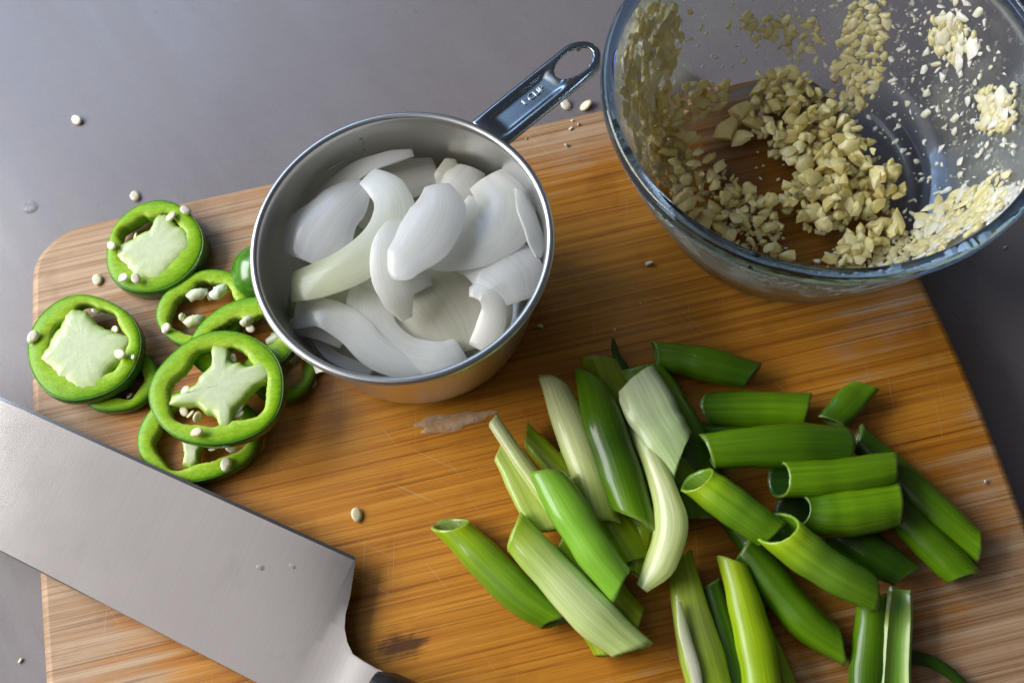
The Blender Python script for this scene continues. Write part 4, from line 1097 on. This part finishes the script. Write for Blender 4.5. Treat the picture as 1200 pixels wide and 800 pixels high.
# ------------------------------------------------------------------ knife
def build_knife():
    zb = .0045
    A, B = at(0, 645, zb), at(300, 800, zb)            # spine line
    ax = (B - A); ax.z = 0; ax.normalize()
    nv = Vector((-ax.y, ax.x, 0))                      # towards the cutting edge (up left in the picture)
    heel = at(419, 654, zb)
    O = A + ax * (heel - A).dot(ax); O.z = 0           # foot of the heel on the spine
    W = (heel - A).dot(nv)
    e0 = at(0, 465, zb)
    w_at0 = (e0 - A).dot(nv); u0 = (e0 - O).dot(ax)
    root = empty('chef_knife', O, 'wide steel chef knife lying across the left front corner of the board', 'knife')
    Lb = .205
    def edge_w(u):            # u negative towards the tip
        t = -u / Lb
        return W + (w_at0 - W) * min(1, (u / u0)) if t < .55 else (W + (w_at0 - W) * min(1, .55 * -Lb / u0)) * math.sqrt(max(0, 1 - ((t - .55) / .45) ** 2.2))
    def height(u):            # blade mid plane: tip lower, heel higher
        return .0050 - .014 * u
    secs = []
    us = [-Lb + .0005, -Lb + .003, -Lb + .01] + [-Lb + .02 + i * (Lb - .02) / 18 for i in range(19)]
    for u in us:
        w = edge_w(u)
        secs.append((u, [(0.0004, .9), (.0, 0.4), (0.0, -.4), (.0004, -.9), (w * .3, -.67), (w * .65, -.39), (w - .004, -.19), (w - .0011, -.17), (w, 0), (w - .0011, .17), (w - .004, .19), (w * .65, .39), (w * .3, .67)]))
    V = []; 
    for u, s in secs:
        for v, tz in s:
            V.append(O + ax * u + nv * v + Vector((0, 0, height(u) + .04 * v + tz * .0011)))
    m_ = 13
    F = grid_faces(len(secs), m_); F.append(tuple(range(m_ - 1, -1, -1))); F.append(tuple((len(secs) - 1) * m_ + j for j in range(m_)))
    b = link('blade', V, F, M_BLADE, root)
    bv = b.modifiers.new('edge', 'EDGE_SPLIT'); bv.split_angle = math.radians(4)
    # neck and bolster: choil curve in the picture
    ch = [(419, 654), (412, 700), (406.5, 720), (405.5, 737), (409, 753), (416, 767), (437, 780), (454, 789)]
    cu = [((at(x, y, zb) - O).dot(ax), (at(x, y, zb) - O).dot(nv)) for x, y in ch]
    # stations along the axis from the heel to the handle: lower bound spine, upper bound choil
    ub = cu[-1][0]
    st = []
    # polygon slab sampled across v: for every v from spine to heel width, right bound u(v)
    vs = [0] + [W * k for k in (.05, .12, .2, .3, .42, .55, .7, .85, .97, 1.0)]
    def ubound(v):
        pts = sorted([(q[1], q[0]) for q in cu])
        if v <= pts[0][0]: return pts[0][1]
        for (v0, a), (v1, b2) in zip(pts, pts[1:]):
            if v <= v1: return a + (b2 - a) * (v - v0) / max(1e-6, v1 - v0)
        return pts[-1][1]
    vs = sorted(set([0, .001] + [max(0, q[1]) for q in cu] + [W * k for k in (.08, .2, .3, .4, .55, .7, .85)]))
    nu = 12
    top = []; bot = []
    for v in vs:
        r0 = ubound(v)
        rt, rb = [], []
        for i in range(nu):
            t = i / (nu - 1)
            u = r0 * t + 0.0 * (1 - t)
            vv = v / W
            base = .9 - .83 * vv if vv < .96 else .08 * (1 - vv) / .04
            # swelling towards the bolster
            dist = math.hypot((ub + .004 - u), max(0, v - cu[-1][1]) * 1.15)
            sw = max(0, 1 - dist / .026); sw = sw * sw * (3 - 2 * sw)
            th = .0011 * max(.02, base) + .0040 * sw
            p = O + ax * u + nv * v
            rt.append(p + Vector((0, 0, height(u) + .04 * v + th))); rb.append(p + Vector((0, 0, height(u) + .04 * v - th)))
        top.append(rt); bot.append(rb)
    V = [p for r in top for p in r] + [p for r in bot for p in r]
    n0 = len(vs) * nu; F = []
    for i in range(len(vs) - 1):
        for j in range(nu - 1):
            a = i * nu + j
            F.append((a, a + 1, a + nu + 1, a + nu)); F.append((n0 + a, n0 + a + nu, n0 + a + nu + 1, n0 + a + 1))
    for i in range(len(vs) - 1):
        for j in (0, nu - 1):
            a = i * nu + j; F.append((a, a + nu, n0 + a + nu, n0 + a))
    for j in range(nu - 1):
        for i in (0, len(vs) - 1):
            a = i * nu + j; F.append((a, a + 1, n0 + a + 1, n0 + a))
    bo = link('bolster', V, F, M_BLADE, root)
    es = bo.modifiers.new('edge', 'EDGE_SPLIT'); es.split_angle = math.radians(40)
    # handle: black, runs on out of the picture
    vh0, vh1 = -.001, cu[-1][1] + .0012
    vm, vr = (vh0 + vh1) / 2, (vh1 - vh0) / 2
    V = []; n = 26; m_ = 24; uu0 = ub - .0015
    for i in range(n):
        t = i / (n - 1); u = uu0 + .115 * t
        k = (1 + .10 * math.sin(t * PI * 1.6 - .3)) * (min(1, .86 + t * 5)) * (math.sqrt(max(0.0, 1 - max(0, (t - .93) / .07) ** 2)) + .02)
        for j in range(m_):
            a = 2 * PI * j / m_
            x, y = math.cos(a), math.sin(a)
            x = math.copysign(abs(x) ** .8, x); y = math.copysign(abs(y) ** .8, y)
            V.append(O + ax * u + nv * (vm + vr * k * x - .004 * t * t) + Vector((0, 0, .0092 + .0082 * k * y)))
    F = grid_faces(n, m_); F.append(tuple(range(m_ - 1, -1, -1))); F.append(tuple((n - 1) * m_ + j for j in range(m_)))
    link('handle', V, F, M_BLACK, root)
build_knife()
for x, y, r_d, lab in ((303, 663, .0011, 'small clear water drop on the middle of the knife blade'), (341, 662, .0008, 'tiny clear water drop on the knife blade towards the heel')):
    drop(x, y, .0088, r_d * .75, r_d * .65, .0004, .3, M_DROP, 'water_drop', lab, 'water drop')
